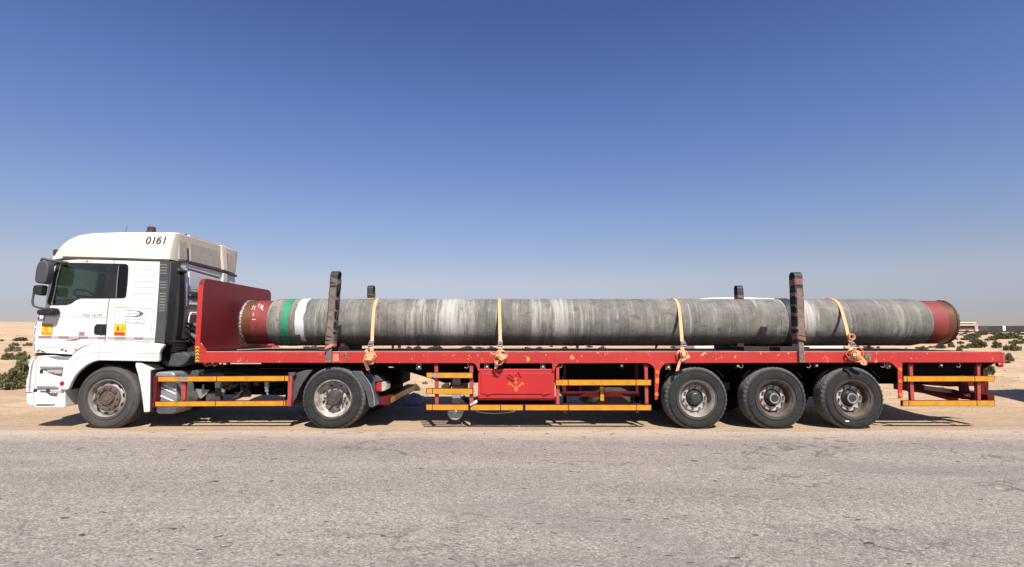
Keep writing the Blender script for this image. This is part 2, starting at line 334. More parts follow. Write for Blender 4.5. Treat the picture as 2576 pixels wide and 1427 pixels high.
# ---------------------------------------------------------------- mesh builder
class MB:
    def __init__(s): s.v = []; s.f = []; s.mi = []; s.cur = 0
    def add(s, vs, fs):
        o = len(s.v); s.v += [tuple(v) for v in vs]
        for f in fs: s.f.append([i + o for i in f]); s.mi.append(s.cur)
        return s
    def box(s, x0, x1, y0, y1, z0, z1):
        return s.add([(x0, y0, z0), (x1, y0, z0), (x1, y1, z0), (x0, y1, z0), (x0, y0, z1), (x1, y0, z1), (x1, y1, z1), (x0, y1, z1)],
                     [(0, 3, 2, 1), (4, 5, 6, 7), (0, 1, 5, 4), (1, 2, 6, 5), (2, 3, 7, 6), (3, 0, 4, 7)])
    def prism(s, poly, y0, y1, ax='y'):
        n = len(poly)
        if ax == 'y': vs = [(a, y0, b) for a, b in poly] + [(a, y1, b) for a, b in poly]
        elif ax == 'x': vs = [(y0, a, b) for a, b in poly] + [(y1, a, b) for a, b in poly]
        else: vs = [(a, b, y0) for a, b in poly] + [(a, b, y1) for a, b in poly]
        fs = [list(range(n)), list(range(2 * n - 1, n - 1, -1))] + [(i, (i + 1) % n, (i + 1) % n + n, i + n) for i in range(n)]
        return s.add(vs, fs)
    def lathe(s, prof, c=(0, 0, 0), n=48, ax='y', closed=False, mod=None, cap=False):
        vs = []; m = len(prof)
        for k in range(n):
            a = 2 * PI * k / n
            for j, (r, h) in enumerate(prof):
                if mod: r, h = mod(j, k, r, h)
                ca, sa = r * math.cos(a), r * math.sin(a)
                p = (ca, h, sa) if ax == 'y' else ((ca, sa, h) if ax == 'z' else (h, ca, sa))
                vs.append((c[0] + p[0], c[1] + p[1], c[2] + p[2]))
        fs = []
        for k in range(n):
            k2 = (k + 1) % n
            for j in range(m if closed else m - 1):
                j2 = (j + 1) % m
                fs.append((k * m + j, k * m + j2, k2 * m + j2, k2 * m + j))
        if not closed and cap:
            if prof[0][0] > 1e-6: fs.append([k * m for k in range(n)])
            if prof[-1][0] > 1e-6: fs.append([k * m + m - 1 for k in range(n - 1, -1, -1)])
        return s.add(vs, fs)
    def cyl(s, p0, p1, r, n=16, r2=None):
        return s.tube([p0, p1], [r, r2 if r2 is not None else r], n)
    def tube(s, pts, r, n=8):
        pts = [Vector(p) for p in pts]; m = len(pts)
        rs = r if hasattr(r, '__len__') else [r] * m
        t0 = (pts[1] - pts[0]).normalized()
        u = t0.orthogonal().normalized(); vs = []
        for i, p in enumerate(pts):
            t = (pts[min(i + 1, m - 1)] - pts[max(i - 1, 0)]).normalized()
            u = (u - t * u.dot(t)).normalized(); w_ = t.cross(u)
            for k in range(n):
                a = 2 * PI * k / n; vs.append(p + (u * math.cos(a) + w_ * math.sin(a)) * rs[i])
        fs = [[i * n + k, i * n + (k + 1) % n, (i + 1) * n + (k + 1) % n, (i + 1) * n + k] for i in range(m - 1) for k in range(n)]
        fs += [list(range(n - 1, -1, -1)), [(m - 1) * n + k for k in range(n)]]
        return s.add(vs, fs)
    def ribbon(s, pts, wv, th=.004, closed=False):
        """flat webbing along pts; wv = width vector(s)"""
        pts = [Vector(p) for p in pts]; m = len(pts); vs = []
        for i, p in enumerate(pts):
            wq = Vector(wv[i] if hasattr(wv[0], '__len__') else wv)
            t = ((pts[(i + 1) % m] - pts[i - 1]) if closed else (pts[min(i + 1, m - 1)] - pts[max(i - 1, 0)])).normalized()
            nn = t.cross(wq).normalized() * th * .5; h = wq * .5
            vs += [p - h - nn, p + h - nn, p + h + nn, p - h + nn]
        fs = []
        for i in range(m if closed else m - 1):
            j = (i + 1) % m
            for k in range(4): fs.append([i * 4 + k, i * 4 + (k + 1) % 4, j * 4 + (k + 1) % 4, j * 4 + k])
        if not closed: fs += [[3, 2, 1, 0], [(m - 1) * 4 + k for k in range(4)]]
        return s.add(vs, fs)
    def stroke(s, pts, wd, y0, y1):
        pl_ = strip(pts, wd); n = len(pts); l, r_ = pl_[:n], pl_[n:][::-1]
        if math.hypot(pts[0][0] - pts[-1][0], pts[0][1] - pts[-1][1]) < 1e-4:   # closed ring: make both ends agree
            q = strip([pts[-2], pts[0], pts[1]], wd); l[0] = l[-1] = q[1]; r_[0] = r_[-1] = q[4]
        vs = [(a, y, b) for y in (y0, y1) for a, b in l + r_]; m = 2 * n; fs = []
        for i in range(n - 1):
            fs += [(i, i + 1, n + i + 1, n + i), (m + i, m + n + i, m + n + i + 1, m + i + 1), (i, m + i, m + i + 1, i + 1), (n + i, n + i + 1, m + n + i + 1, m + n + i)]
        fs += [(0, n, m + n, m), (n - 1, m + n - 1, m + 2 * n - 1, 2 * n - 1)]
        return s.add(vs, fs)
    def holes(s, outer, inner, y0, y1):
        bm = bmesh.new(); es = []
        for loop in [outer] + inner:
            vv = [bm.verts.new((a, y0, b)) for a, b in loop]
            es += [bm.edges.new((vv[i], vv[(i + 1) % len(vv)])) for i in range(len(vv))]
        bmesh.ops.triangle_fill(bm, use_beauty=True, use_dissolve=False, edges=es)
        g = bmesh.ops.extrude_face_region(bm, geom=bm.faces[:])
        for v in g['geom']:
            if isinstance(v, bmesh.types.BMVert): v.co.y = y1
        bm.verts.index_update()
        s.add([v.co[:] for v in bm.verts], [[v.index for v in f.verts] for f in bm.faces]); bm.free(); return s
    def build(s, name, mat, parent=None, bevel=0, seg=2, smooth=35, origin=None, recalc=True):
        me = bpy.data.meshes.new(name)
        o3 = Vector(origin) if origin is not None else Vector((0, 0, 0))
        if parent is not None and origin is None: o3 = world_of(parent)
        me.from_pydata([tuple(Vector(v) - o3) for v in s.v], [], s.f)
        for m in (mat if isinstance(mat, (list, tuple)) else [mat]): me.materials.append(MT[m] if isinstance(m, str) else m)
        me.polygons.foreach_set('material_index', s.mi)
        if recalc:
            bm = bmesh.new(); bm.from_mesh(me); bmesh.ops.recalc_face_normals(bm, faces=bm.faces); bm.to_mesh(me); bm.free()
        if smooth:
            me.polygons.foreach_set('use_smooth', [True] * len(me.polygons)); me.set_sharp_from_angle(angle=R(smooth))
        o = bpy.data.objects.new(name, me); col.objects.link(o)
        if parent is not None: o.parent = parent; o.location = o3 - world_of(parent)
        else: o.location = o3
        if bevel:
            b = o.modifiers.new('bevel', 'BEVEL'); b.width = bevel; b.segments = seg; b.limit_method = 'ANGLE'; b.angle_limit = R(38); b.harden_normals = True
        return o
def world_of(o):
    p = Vector((0, 0, 0))
    while o is not None: p += o.location; o = o.parent
    return p
def tag(o, label=None, cat=None, group=None, kind=None):
    for k, v in (('label', label), ('category', cat), ('group', group), ('kind', kind)):
        if v: o[k] = v
    return o
def thing(name, loc, label, cat, group=None):
    o = bpy.data.objects.new(name, None); col.objects.link(o); o.location = loc; o.empty_display_size = .2
    return tag(o, label, cat, group)
def holder(name, parent, loc):       # a part that only gathers its sub-parts
    o = bpy.data.objects.new(name, None); col.objects.link(o); o.parent = parent; o.location = Vector(loc) - world_of(parent); return o
def copy_tree(o, parent=None):
    c = o.copy(); col.objects.link(c); c.parent = parent
    for ch in list(o.children): copy_tree(ch, c)
    return c
def text(body, name, mat, parent, x, z, y, h, shear=0, wx=1.0, align='LEFT', ext=.0015, rot=0):
    cu = bpy.data.curves.new('t', 'FONT'); cu.body = body; cu.size = 1; cu.shear = shear; cu.align_x = align; cu.extrude = 0
    o = bpy.data.objects.new('t', cu); col.objects.link(o)
    dg = bpy.context.evaluated_depsgraph_get(); me = bpy.data.meshes.new_from_object(o.evaluated_get(dg))
    bpy.data.objects.remove(o); o3 = world_of(parent); cr, sr = math.cos(rot), math.sin(rot)
    for v in me.vertices:
        a, b = v.co.x * h * wx / .72, v.co.y * h / .72
        v.co = Vector((x + a * cr - b * sr, y, z + a * sr + b * cr)) - o3
    me.materials.clear(); me.materials.append(MT[mat])
    ob = bpy.data.objects.new(name, me); col.objects.link(ob); ob.parent = parent; return ob
def arc(cx, cz, r, a0, a1, n=12, rz=None):
    rz = rz or r
    return [(cx + r * math.cos(R(a0 + (a1 - a0) * i / n)), cz + rz * math.sin(R(a0 + (a1 - a0) * i / n))) for i in range(n + 1)]
def strip(pts, wd):                  # closed polygon following an open polyline at a given width
    l, r_ = [], []
    for i, p in enumerate(pts):
        q0, q1 = pts[max(i - 1, 0)], pts[min(i + 1, len(pts) - 1)]
        dx, dz = q1[0] - q0[0], q1[1] - q0[1]; n = math.hypot(dx, dz) or 1
        l.append((p[0] - dz / n * wd / 2, p[1] + dx / n * wd / 2)); r_.append((p[0] + dz / n * wd / 2, p[1] - dx / n * wd / 2))
    return l + r_[::-1]
def rrect(x0, x1, z0, z1, r, n=4):
    return arc(x1 - r, z1 - r, r, 0, 90, n) + arc(x0 + r, z1 - r, r, 90, 180, n) + arc(x0 + r, z0 + r, r, 180, 270, n) + arc(x1 - r, z0 + r, r, 270, 360, n)

# ---------------------------------------------------------------- ground and road
def sstep(a, b, x):
    t = max(0.0, min(1.0, (x - a) / (b - a))); return t * t * (3 - 2 * t)
def ground_z(x, y):
    if y > -1.2:
        n1 = mn.noise(Vector((x * 1.7, y * 2.6, 3.1))); n2 = mn.noise(Vector((x * .33, y * .5, 9.2)))
        edge = -.014 + .016 * sstep(-.34, .02, y + .10 * n1 + .20 * n2)
    else: return -.014
    z = edge
    rough = sstep(2.7, 7, y)
    z += (.003 + .004 * sstep(.5, 1.5, y)) * n1 * sstep(-.2, .3, y)
    if rough > 0:
        z += rough * (.12 * n2 + .06 * n1 + .07 * mn.noise(Vector((x * .9, y * 1.1, 7.7))) + .12 * mn.noise(Vector((x * .16, y * .2, 1.7))))
        n3 = mn.noise(Vector((x * .055, y * .075, 5.5))); z += .20 * n3 * sstep(9, 30, y)
        n4 = mn.noise(Vector((x * .02, y * .03, 2.5))); z += .2 * n4 * sstep(30, 80, y)
    z += .17 * sstep(1.7, 3.9, y)
    H = 2.0 + 2.55 * sstep(15, 105, -x)
    t = max(0.0, (y - 4) / 112); z += H * (min(t, 1) ** 1.12) + (.0 if t < 1 else min(1.2, (t - 1) * .42))
    return z
def axis(lo, hi, step, far0, far1, k=1.09):
    v = []; x = lo
    while x <= hi: v.append(x); x += step
    s_ = step; x = hi
    while x < far1: s_ *= k; x += s_; v.append(x)
    s_ = step; x = lo; left = []
    while x > far0: s_ *= k; x -= s_; left.append(x)
    return left[::-1] + v
xs = axis(-17, 17, .16, -420, 420); ys = axis(-.42, 13, .13, -40, 900, 1.07)
gm = MB(); nx = len(xs)
gm.v = [(x, y, ground_z(x, y)) for y in ys for x in xs]
gm.f = [[j * nx + i, j * nx + i + 1, (j + 1) * nx + i + 1, (j + 1) * nx + i] for j in range(len(ys) - 1) for i in range(nx - 1)]
gm.mi = [0] * len(gm.f)
tag(gm.build('sand_ground', 'sand', smooth=180, recalc=False), kind='structure')
rd = MB(); rx = axis(-40, 40, 2, -420, 420); ry = [-11.5 + i * .5 for i in range(23)] + [-.02]
rd.v = [(x, y, -.002) for y in ry for x in rx]; nx = len(rx)
rd.f = [[j * nx + i, j * nx + i + 1, (j + 1) * nx + i + 1, (j + 1) * nx + i] for j in range(len(ry) - 1) for i in range(nx - 1)]; rd.mi = [0] * len(rd.f)
tag(rd.build('asphalt_road', 'asphalt', smooth=180, recalc=False), kind='structure')
def hit(p, start=9.0):                # where a line of sight meets the sand
    a, d, e = ray(p); t = start
    while t < 600:
        x, y, z = a * t, CAMY + d * t, CAMZ + e * t
        if z <= ground_z(x, y): return x, y, ground_z(x, y), t
        t += .03 + t * .0015
    return None

# loose stones and gravel on the verge
st = MB()
def rock(mb, x, y, z, s):
    n = 7; vs = []; rr = random.random() * 6
    for k in range(n):
        a = 2 * PI * k / n; q = s * random.uniform(.7, 1.1); vs.append((x + q * math.cos(a), y + q * .8 * math.sin(a), z - s * .2))
    for k in range(n):
        a = 2 * PI * k / n + .3; q = s * random.uniform(.45, .7); vs.append((x + q * math.cos(a), y + q * .8 * math.sin(a), z + s * random.uniform(.35, .6)))
    mb.add(vs, [(k, (k + 1) % n, n + (k + 1) % n, n + k) for k in range(n)] + [list(range(n, 2 * n))])
for i in range(2600):
    y = -.55 + 6.8 * random.random() ** 1.6; x = random.uniform(-11, 14); rock(st, x, y, ground_z(x, y) if y > 0 else .0, random.uniform(.004, .016) * (1 + max(0, y) * .25))
for i in range(420):
    y = random.uniform(3, 45); x = random.uniform(-1.0, 1.0) * (y + 11); rock(st, x, y, ground_z(x, y), random.uniform(.02, .05) * (1 + y / 40))
tag(st.build('gravel', 'stone', smooth=0), 'pale loose stones and grit scattered over the sand verge', 'gravel', kind='stuff')

tw = MB()
for i in range(2600):               # low dry stalks and tufts on the sand
    y = random.uniform(3.2, 60); x = random.uniform(-1.0, 1.02) * (y + 10); z = ground_z(x, y); q = random.uniform(.04, .12) * (1 + y / 50)
    for k in range(4):
        a = random.uniform(0, 6.3); dx, dy = math.cos(a) * q * .7, math.sin(a) * q * .7; tw.add([(x - dy * .08, y + dx * .08, z - .01), (x + dy * .08, y - dx * .08, z - .01), (x + dx, y + dy, z + q * random.uniform(.2, .8))], [(0, 1, 2)])
tag(tw.build('dry_grass', 'twig', smooth=0, recalc=False), 'tiny dry brown stalks dotted over the open sand', 'dry grass', kind='stuff')

# ---------------------------------------------------------------- desert shrubs
def shrub_proto(kind, rx_, ry_, h, nclump, nleaf, leaf, mat):
    rnd = random.Random(kind * 17 + 3); fo = MB(); stm = MB()
    for c in range(int(nclump * 1.25)):
        a = rnd.uniform(0, 2 * PI); q = math.sqrt(rnd.random()) * .82
        cx, cy = q * rx_ * math.cos(a), q * ry_ * math.sin(a)
        ch = h * (1 - .72 * q * q) * rnd.uniform(.45, 1.2); cr = rnd.uniform(.11, .27) * min(rx_, h * 1.6)
        cz = max(.06 * h, ch - cr * .8)
        stm.tube([(cx * .15, cy * .15, -.05), (cx * .55, cy * .55, cz * .45), (cx, cy, cz)], [.012, .008, .004], 4)
        for _ in range(2): e_ = Vector((cx, cy, cz)) + Vector((rnd.gauss(0, .6), rnd.gauss(0, .6), abs(rnd.gauss(.5, .5)))) * cr * 1.9; stm.tube([(cx, cy, cz), tuple(e_)], [.006, .002], 3)
        for l in range(nleaf):
            u = Vector((rnd.gauss(0, 1), rnd.gauss(0, 1), rnd.gauss(0, .75))); u = u.normalized() * (rnd.random() ** .45) * cr
            p = Vector((cx, cy, cz)) + u
            if p.z < .005: p.z = rnd.uniform(.005, .05)
            d = (u + Vector((rnd.uniform(-.6, .6), rnd.uniform(-.6, .6), rnd.uniform(0, 1.0)))).normalized()
            s = d.orthogonal().normalized(); s = Matrix.Rotation(rnd.uniform(0, 6.3), 3, d) @ s
            ll = leaf * rnd.uniform(.7, 1.6); ww = ll * .33
            fo.add([p - s * ww * .3, p + d * ll * .5 - s * ww, p + d * ll, p + d * ll * .5 + s * ww], [(0, 1, 2, 3)])
    return fo, stm
protos = []
for k, (rx_, ry_, h, nc, nl, lf, mt) in enumerate([(.55, .5, .42, 26, 60, .075, 'leaf'), (.75, .5, .30, 26, 55, .075, 'leaf2'), (.5, .5, .55, 26, 60, .08, 'leaf2'), (.6, .45, .26, 18, 50, .07, 'leaf3'), (.9, .5, .38, 34, 52, .08, 'leaf')]):
    fo, stm = shrub_proto(k, rx_, ry_, h, nc, nl, lf, mt)
    r0 = bpy.data.objects.new('desert_shrub', None); col.objects.link(r0)
    fob = fo.build('foliage', mt, r0, smooth=0, recalc=False); sob = stm.build('stems', 'twig', r0, smooth=0, recalc=False)
    protos.append((r0, rx_ * 2, h))
used = set()
def shrub(k, x, y, wd, ht, label, group=None, cat='shrub'):
    r0, pw, ph = protos[k]
    o = copy_tree(r0)
    z = min(ground_z(x, y), ground_z(x - wd * .3, y), ground_z(x + wd * .3, y)) - .02
    o.location = (x, y, z); o.scale = (wd / pw, wd / pw * random.uniform(.8, 1.1), ht / ph); o.rotation_euler = (0, 0, random.choice((0, PI)) + random.uniform(-.3, .3))
    tag(o, label, cat, group); return o
def shrub_px(k, cr, u, v, wu, hu, label, group=None):
    p = cr(u, v); kk = cr(1, 0)[0] - cr(0, 0)[0]
    h_ = hit(p)
    if h_ is None: return
    x, y, z, t = h_; sca = FPX / t
    shrub(k, x, y + .2 * wu * kk / sca, wu * kk / sca, hu * kk / sca, label, group)
# named ones the photograph shows clearly
shrub_px(2, Nn, 90, 1125, 330, 270, 'big dark green bush at the left picture edge beside the truck bumper')
shrub_px(2, Nn, 285, 900, 250, 210, 'tall bushy green shrub right in front of the white truck bumper')
shrub_px(2, Nn, 340, 1060, 150, 170, 'dark shrub tucked low beside the truck bumper at axle height')
shrub_px(4, Nn, 70, 700, 240, 95, 'wide low green shrub behind the left edge bush')
shrub_px(1, Nn, 270, 695, 230, 105, 'wide low green shrub ahead of the white truck cab')
shrub_px(3, Nn, 150, 575, 210, 85, 'grey green dusty shrub on the sand left of the headlights')
shrub_px(1, Nn, 165, 497, 180, 45, 'flat dark shrub in a thin strip on the left dune, nearer the edge')
shrub_px(1, Nn, 375, 500, 190, 42, 'flat dark shrub in a thin strip touching the cab front outline')
shrub_px(0, Nn, 255, 430, 185, 48, 'small dark shrub alone high on the left dune')
shrub_px(0, Nn, 15, 425, 60, 22, 'tiny dark shrub high on the dune at the left picture edge')
shrub_px(3, Nn, 540, 640, 140, 50, 'small shrub seen through the gap below the truck grille')
shrub_px(4, E, 1710, 440, 200, 125, 'green shrub behind the coupling gap, above the tractor tail')
shrub_px(0, E, 1865, 685, 115, 95, 'small round shrub just right of the tractor rear beam')
shrub_px(3, E, 1990, 600, 95, 45, 'tiny dry shrub on bare sand beside the front guard posts')
shrub_px(0, F, 415, 650, 140, 90, 'small shrub seen between the first guard rails')
shrub_px(3, E, 1755, 760, 80, 50, 'dry twiggy shrub beneath the tractor rear beam end')
shrub_px(4, Q, 500, 868, 240, 125, 'big olive shrub behind the trailer tail guard')
shrub_px(4, Q, 745, 690, 155, 85, 'rounded olive shrub right of the trailer rear corner')
shrub_px(0, Q, 712, 722, 75, 28, 'small dark shrub below the rear corner of the trailer deck')
shrub_px(1, Q, 805, 570, 215, 75, 'wide dark shrub on the sand near the right picture edge, nearest of its cluster')
shrub_px(1, Q, 845, 492, 200, 45, 'wide flat shrub behind the largest right edge shrub')
shrub_px(2, Q, 595, 540, 130, 82, 'upright dark shrub standing right of the sandy mound')
shrub_px(4, Q, 400, 530, 240, 85, 'broad dark green shrub on the sandy mound right of the pipe end')
shrub_px(1, Q, 190, 548, 150, 40, 'low shrub left of the sandy mound by the pipe end')
shrub_px(0, Q, 130, 570, 75, 30, 'small dark shrub lowest right of the pipe end')
shrub_px(2, Q, 40, 535, 90, 62, 'dark shrub partly behind the right pipe end')
shrub_px(0, K, 860, 1080, 180, 75, 'dark shrub peeping between pipe end and deck')
shrub_px(1, K, 560, 1090, 260, 40, 'low shrub seen under the red pipe end, above the deck')
shrub_px(4, D, 1020, 1058, 340, 50, 'long low shrub seen under the pipe beside the green band')
def where(px):
    for lim, nm in ((2420, 'at the right pipe end'), (2446, 'below the beige shed'), (2462, 'below the red and white banner'), (2484, 'below the low cabin'), (2508, 'left of the gate post'), (2532, 'below the white gate post'), (2556, 'right of the gate post')):
        if px < lim: return nm
    return 'at the right picture edge'
rnd = random.Random(11)
for (u, v, wu, hu) in [(240, 405, 120, 28), (345, 408, 90, 20), (230, 440, 150, 30), (470, 452, 70, 26), (660, 438, 90, 40), (560, 418, 160, 22), (330, 470, 140, 32), (700, 405, 100, 25), (800, 420, 170, 30), (880, 440, 90, 30), (160, 392, 80, 18), (440, 378, 70, 16), (620, 388, 120, 16), (760, 380, 110, 16), (860, 375, 90, 18), (90, 440, 70, 24), (150, 490, 90, 28), (260, 520, 80, 30), (620, 370, 60, 12), (300, 375, 90, 14), (200, 372, 90, 14), (500, 368, 60, 10), (700, 366, 90, 10), (840, 364, 80, 10), (120, 372, 60, 10), (380, 366, 60, 10)]:
    row = 'close behind the deck' if v > 460 else ('halfway to the hoarding' if v > 425 else ('beyond the middle row' if v > 395 else ('in the second farthest row' if v > 373 else 'in the farthest row')))
    sz = 'wide' if wu >= 140 else ('mid sized' if wu >= 90 else ('small' if wu > 65 else 'tiny'))
    shrub_px(rnd.choice((0, 1, 4)), Q, u, v, wu, hu, '%s dark shrub %s, %s' % (sz, row, where(Q(u, v)[0])), 'shrubs on the plain right of the pipe')
gl = []
for cr, pts in ((Mm, [(140, 928, 70, 26), (235, 922, 85, 24), (430, 938, 170, 42), (770, 938, 170, 40), (910, 936, 120, 30), (1040, 932, 120, 34), (1430, 938, 150, 34), (1560, 936, 90, 28), (1690, 905, 60, 12), (1840, 930, 80, 26), (1910, 900, 60, 12), (2105, 908, 90, 16), (2250, 938, 100, 45)]),
                (L, [(40, 920, 70, 22), (360, 925, 50, 20), (1690, 925, 90, 30), (1860, 922, 110, 28), (2050, 905, 60, 14), (2170, 918, 110, 26), (2270, 920, 60, 20)]),
                (K, [(690, 1060, 120, 28), (260, 1075, 50, 14)])):
    for q in pts: gl.append((cr(q[0], q[1])[0], cr) + q)
gl.sort(key=lambda q: q[0]); cnt = {}; words = ['first', 'second', 'third', 'fourth', 'fifth', 'sixth', 'seventh', 'eighth', 'ninth', 'tenth']
for px, cr, u, v, wu, hu in gl:
    an = 'the leftmost strap' if px < 1258 else ('the toolbox strap' if px < 1712 else ('the right stake' if px < 2135 else 'the rightmost strap'))
    cnt[an] = cnt.get(an, -1) + 1
    shrub_px(rnd.choice((0, 1, 2, 4)), cr, u, v, wu, hu, '%s green shrub right of %s in the gap under the pipe' % (words[cnt[an]], an), 'shrubs seen under the pipe')
i = 0
while i < 34:
    y = rnd.uniform(38, 150); x = rnd.uniform(.86, .985) * (y + 9); i += 1
    wd = rnd.uniform(.9, 2.2); shrub(rnd.choice((0, 1, 4)), x, y, wd, wd * rnd.uniform(.2, .36), 'one of the tiny dark shrubs scattered thinly on the far plain below the hoarding', 'tiny far shrubs below the hoarding')
for r0, a, b in protos:
    for ch in list(r0.children): bpy.data.objects.remove(ch)
    bpy.data.objects.remove(r0)

# ---------------------------------------------------------------- buildings and hoarding on the right horizon
YB = 195.0
def qx(u): return P(Q(u, 300), YB)[0]
def qz(v): return P(Q(400, v), YB)[1]
zb = qz(352)
wh = thing('warehouse', (qx(215), YB, zb), 'beige roofed brown shed on the horizon right of the pipe end', 'shed')
m = MB().box(qx(100), qx(296), YB, YB + 9, zb, qz(272)); m.build('wall', 'brownwall', wh)
m = MB().box(qx(96), qx(300), YB - .6, YB + 9.6, qz(272), qz(253)); m.box(qx(98), qx(298), YB + .1, YB + 9, qz(253), qz(241)).build('eaves', 'beige', wh)
m = MB().prism([(qx(96), qz(241)), (qx(304), qz(241)), (qx(304), qz(232)), (qx(98), qz(229))], YB - .9, YB + 10); m.build('roof', 'cream', wh)
m = MB().box(qx(102), qx(294), YB - .05, YB - .01, qz(335), qz(318)); m.build('skirting', 'banner', wh)
cb = thing('site_cabin', (qx(390), YB + 4, zb), 'low cabin with a pale flat roof behind the hoarding', 'cabin')
MB().box(qx(312), qx(452), YB + 4, YB + 9, zb, qz(262)).build('wall', 'brownwall', cb)
MB().box(qx(306), qx(456), YB + 3.5, YB + 9.5, qz(262), qz(250)).build('roof', 'beige', cb)
bn = thing('banner_board', (qx(316), YB - .3, zb), 'red and white banner board at the left end of the dark hoarding', 'banner')
MB().box(qx(299), qx(336), YB - .35, YB - .2, qz(320), qz(266)).build('panel', 'banner', bn); MB().box(qx(300), qx(335), YB - .5, YB - .2, zb, qz(320)).build('base', 'plate', bn)
hd = thing('hoarding', (qx(470), YB, zb), 'dark grey green hoarding wall left of the white gate post', 'hoarding')
MB().box(qx(337), qx(460), YB, YB + .2, zb, qz(272)).build('panel', 'brownwall', hd); MB().box(qx(460), qx(638), YB, YB + .2, zb, qz(274)).build('panel', 'tealwall', hd)
gp = thing('gate_post', (qx(656), YB, zb), 'white square gate post between two dark hoarding walls', 'post')
MB().box(qx(640), qx(674), YB - .1, YB + .5, qz(332), qz(272)).build('shaft', 'plate', gp, bevel=.05); MB().box(qx(642), qx(672), YB - .1, YB + .5, zb, qz(332)).build('base', 'black', gp)
hd = thing('hoarding', (qx(900), YB, zb), 'dark grey green hoarding wall running off the right picture edge', 'hoarding')
MB().box(qx(676), qx(790), YB, YB + .2, zb, qz(273)).build('panel', 'tealwall', hd); MB().box(qx(790), qx(1500), YB + .05, YB + .2, zb, qz(272)).build('panel', 'tealwall', hd)

# ---------------------------------------------------------------- white van behind the trailer (roof shows above the pipe)
YV = 9.0
vx0, vx1 = P((1742, 749), YV)[0], P((1990, 749), YV)[0]; vz1 = P((1820, 748.6), YV)[1]; vz0 = P((1800, 884), YV)[1]
gv = ground_z(8, YV)
van = thing('box_truck', ((vx0 + vx1) / 2, YV + 1, gv), 'white vehicle parked behind the trailer, its curved roof just above the pipe', 'truck')
roofp = [(vx0, vz0), (vx1 + .1, vz0), (vx1 + .1, vz1 - .10), (vx1 - .5, vz1 - .03), ((vx0 + vx1) / 2, vz1 + .012), (vx0 + .6, vz1 - .005), (vx0 + .15, vz1 - .05), (vx0, vz1 - .12)]
MB().prism(roofp, YV, YV + 2.1).build('body', 'white', van, bevel=.05)
x0, x1 = P((1820, 875), YV)[0], P((1856, 875), YV)[0]
MB().box(x0, x1, YV + .02, YV + .5, gv + .45, vz0).build('locker', 'plate', van, bevel=.03)
MB().box(vx0 + .3, vx1 + 1.6, YV + .5, YV + 1.6, gv + .55, vz0 - .004).build('chassis', 'dark', van)
MB().prism([(vx1 + .2, gv + .5), (vx1 + 1.8, gv + .5), (vx1 + 1.75, vz0 + .15), (vx1 + 1.5, vz0 + .8), (vx1 + .2, vz0 + .85)], YV + .05, YV + 2.05).build('cab', 'white', van, bevel=.08)
for xx in (vx0 + .9, vx1 + 1.0):
    for yy in (YV + .02, YV + 1.85):
        MB().lathe([(.0, 0), (.2, 0), (.22, .03), (.38, 0), (.42, .05), (.42, .2), (.38, .25), (0, .25)], (xx, yy, gv + .42), 28).build('wheel', 'tyrebrown', van)

# ---------------------------------------------------------------- wheels
def tyre_prof(w=.30, ro=.522, groove=True):
    s = [(.292, .030), (.305, .012), (.335, .006), (.39, -.004), (.43, -.006), (.47, .004), (.498, .020), (ro - .007, .036), (ro, .052)]
    if groove:
        n = 4; a, b = .052, w - .052
        for i in range(n):
            c = a + (b - a) * (i + .5) / n
            s += [(ro + .001, c - .012), (ro - .013, c - .009), (ro - .013, c + .009), (ro + .001, c + .012)]
    s += [(ro, w - .052), (ro - .007, w - .036), (.498, w - .02), (.47, w - .004), (.39, w + .002), (.335, w - .008), (.292, w - .03)]
    return s
def flat_(mb, c, lim):                # the tyre stands on the ground: flatten the contact patch
    mb.v = [(x, y, max(z, c[2] - lim) if abs(x - c[0]) < .6 else z) for x, y, z in mb.v]
def make_tyre(parent, c, w=.30, lugs=True, mat='tyre', name='tyre'):
    pr = tyre_prof(w); mb = MB()
    def mod(j, k, r, h):
        if lugs and (j in (6, 7, 8) or j in (len(pr) - 7, len(pr) - 6, len(pr) - 5)) and (k % 4) in (0, 1) and r > .49: r -= .010
        return r, h
    mb.lathe(pr, c, 168, 'y', True, mod); flat_(mb, c, .5)
    rings = MB()
    for rr_ in (.345, .455):
        mb.lathe([(rr_, -.008), (rr_ + .004, -.009), (rr_ + .006, -.004), (rr_ - .002, -.002)], c, 72, 'y', True)
    rn = random.Random(int(abs(c[0]) * 100))
    for k in range(26):               # raised blocks of moulded lettering, too worn to read
        a = k * 2 * PI / 26 + rn.uniform(-.03, .03)
        if (k // 5) % 2: continue
        for q in (0, .035):
            mb.add([(c[0] + r * math.cos(a + q + d), c[1] - hh, c[2] + r * math.sin(a + q + d)) for hh in (-.003, .0068) for r, d in ((.39, 0), (.425, 0), (.425, .022), (.39, .022))],
                   [(0, 1, 2, 3), (4, 5, 6, 7), (0, 1, 5, 4), (1, 2, 6, 5), (2, 3, 7, 6), (3, 0, 4, 7)])
    o = mb.build(name, mat, parent, smooth=30, origin=c); return o
def disc_holes(parent, c, rad, n, r1, r2, yy, name='hand_hole', ph=0):
    for k in range(n):
        a = 2 * PI * k / n + ph
        m = MB(); vs = [];
        for q in range(14):
            t = 2 * PI * q / 14; dr, dt = r1 * math.cos(t), r2 * math.sin(t)
            vs.append((c[0] + (rad + dr) * math.cos(a) - dt * math.sin(a), c[2] + (rad + dr) * math.sin(a) + dt * math.cos(a)))
        m.prism(vs, c[1] + yy, c[1] + yy + .01); m.build(name, 'ink', parent)
def nuts(mb, c, rad, n, r, y0, y1, ph=0, sides=6):
    for k in range(n):
        a = 2 * PI * k / n + ph
        mb.cyl((c[0] + rad * math.cos(a), c[1] + y0, c[2] + rad * math.sin(a)), (c[0] + rad * math.cos(a), c[1] + y1, c[2] + rad * math.sin(a)), r, sides)
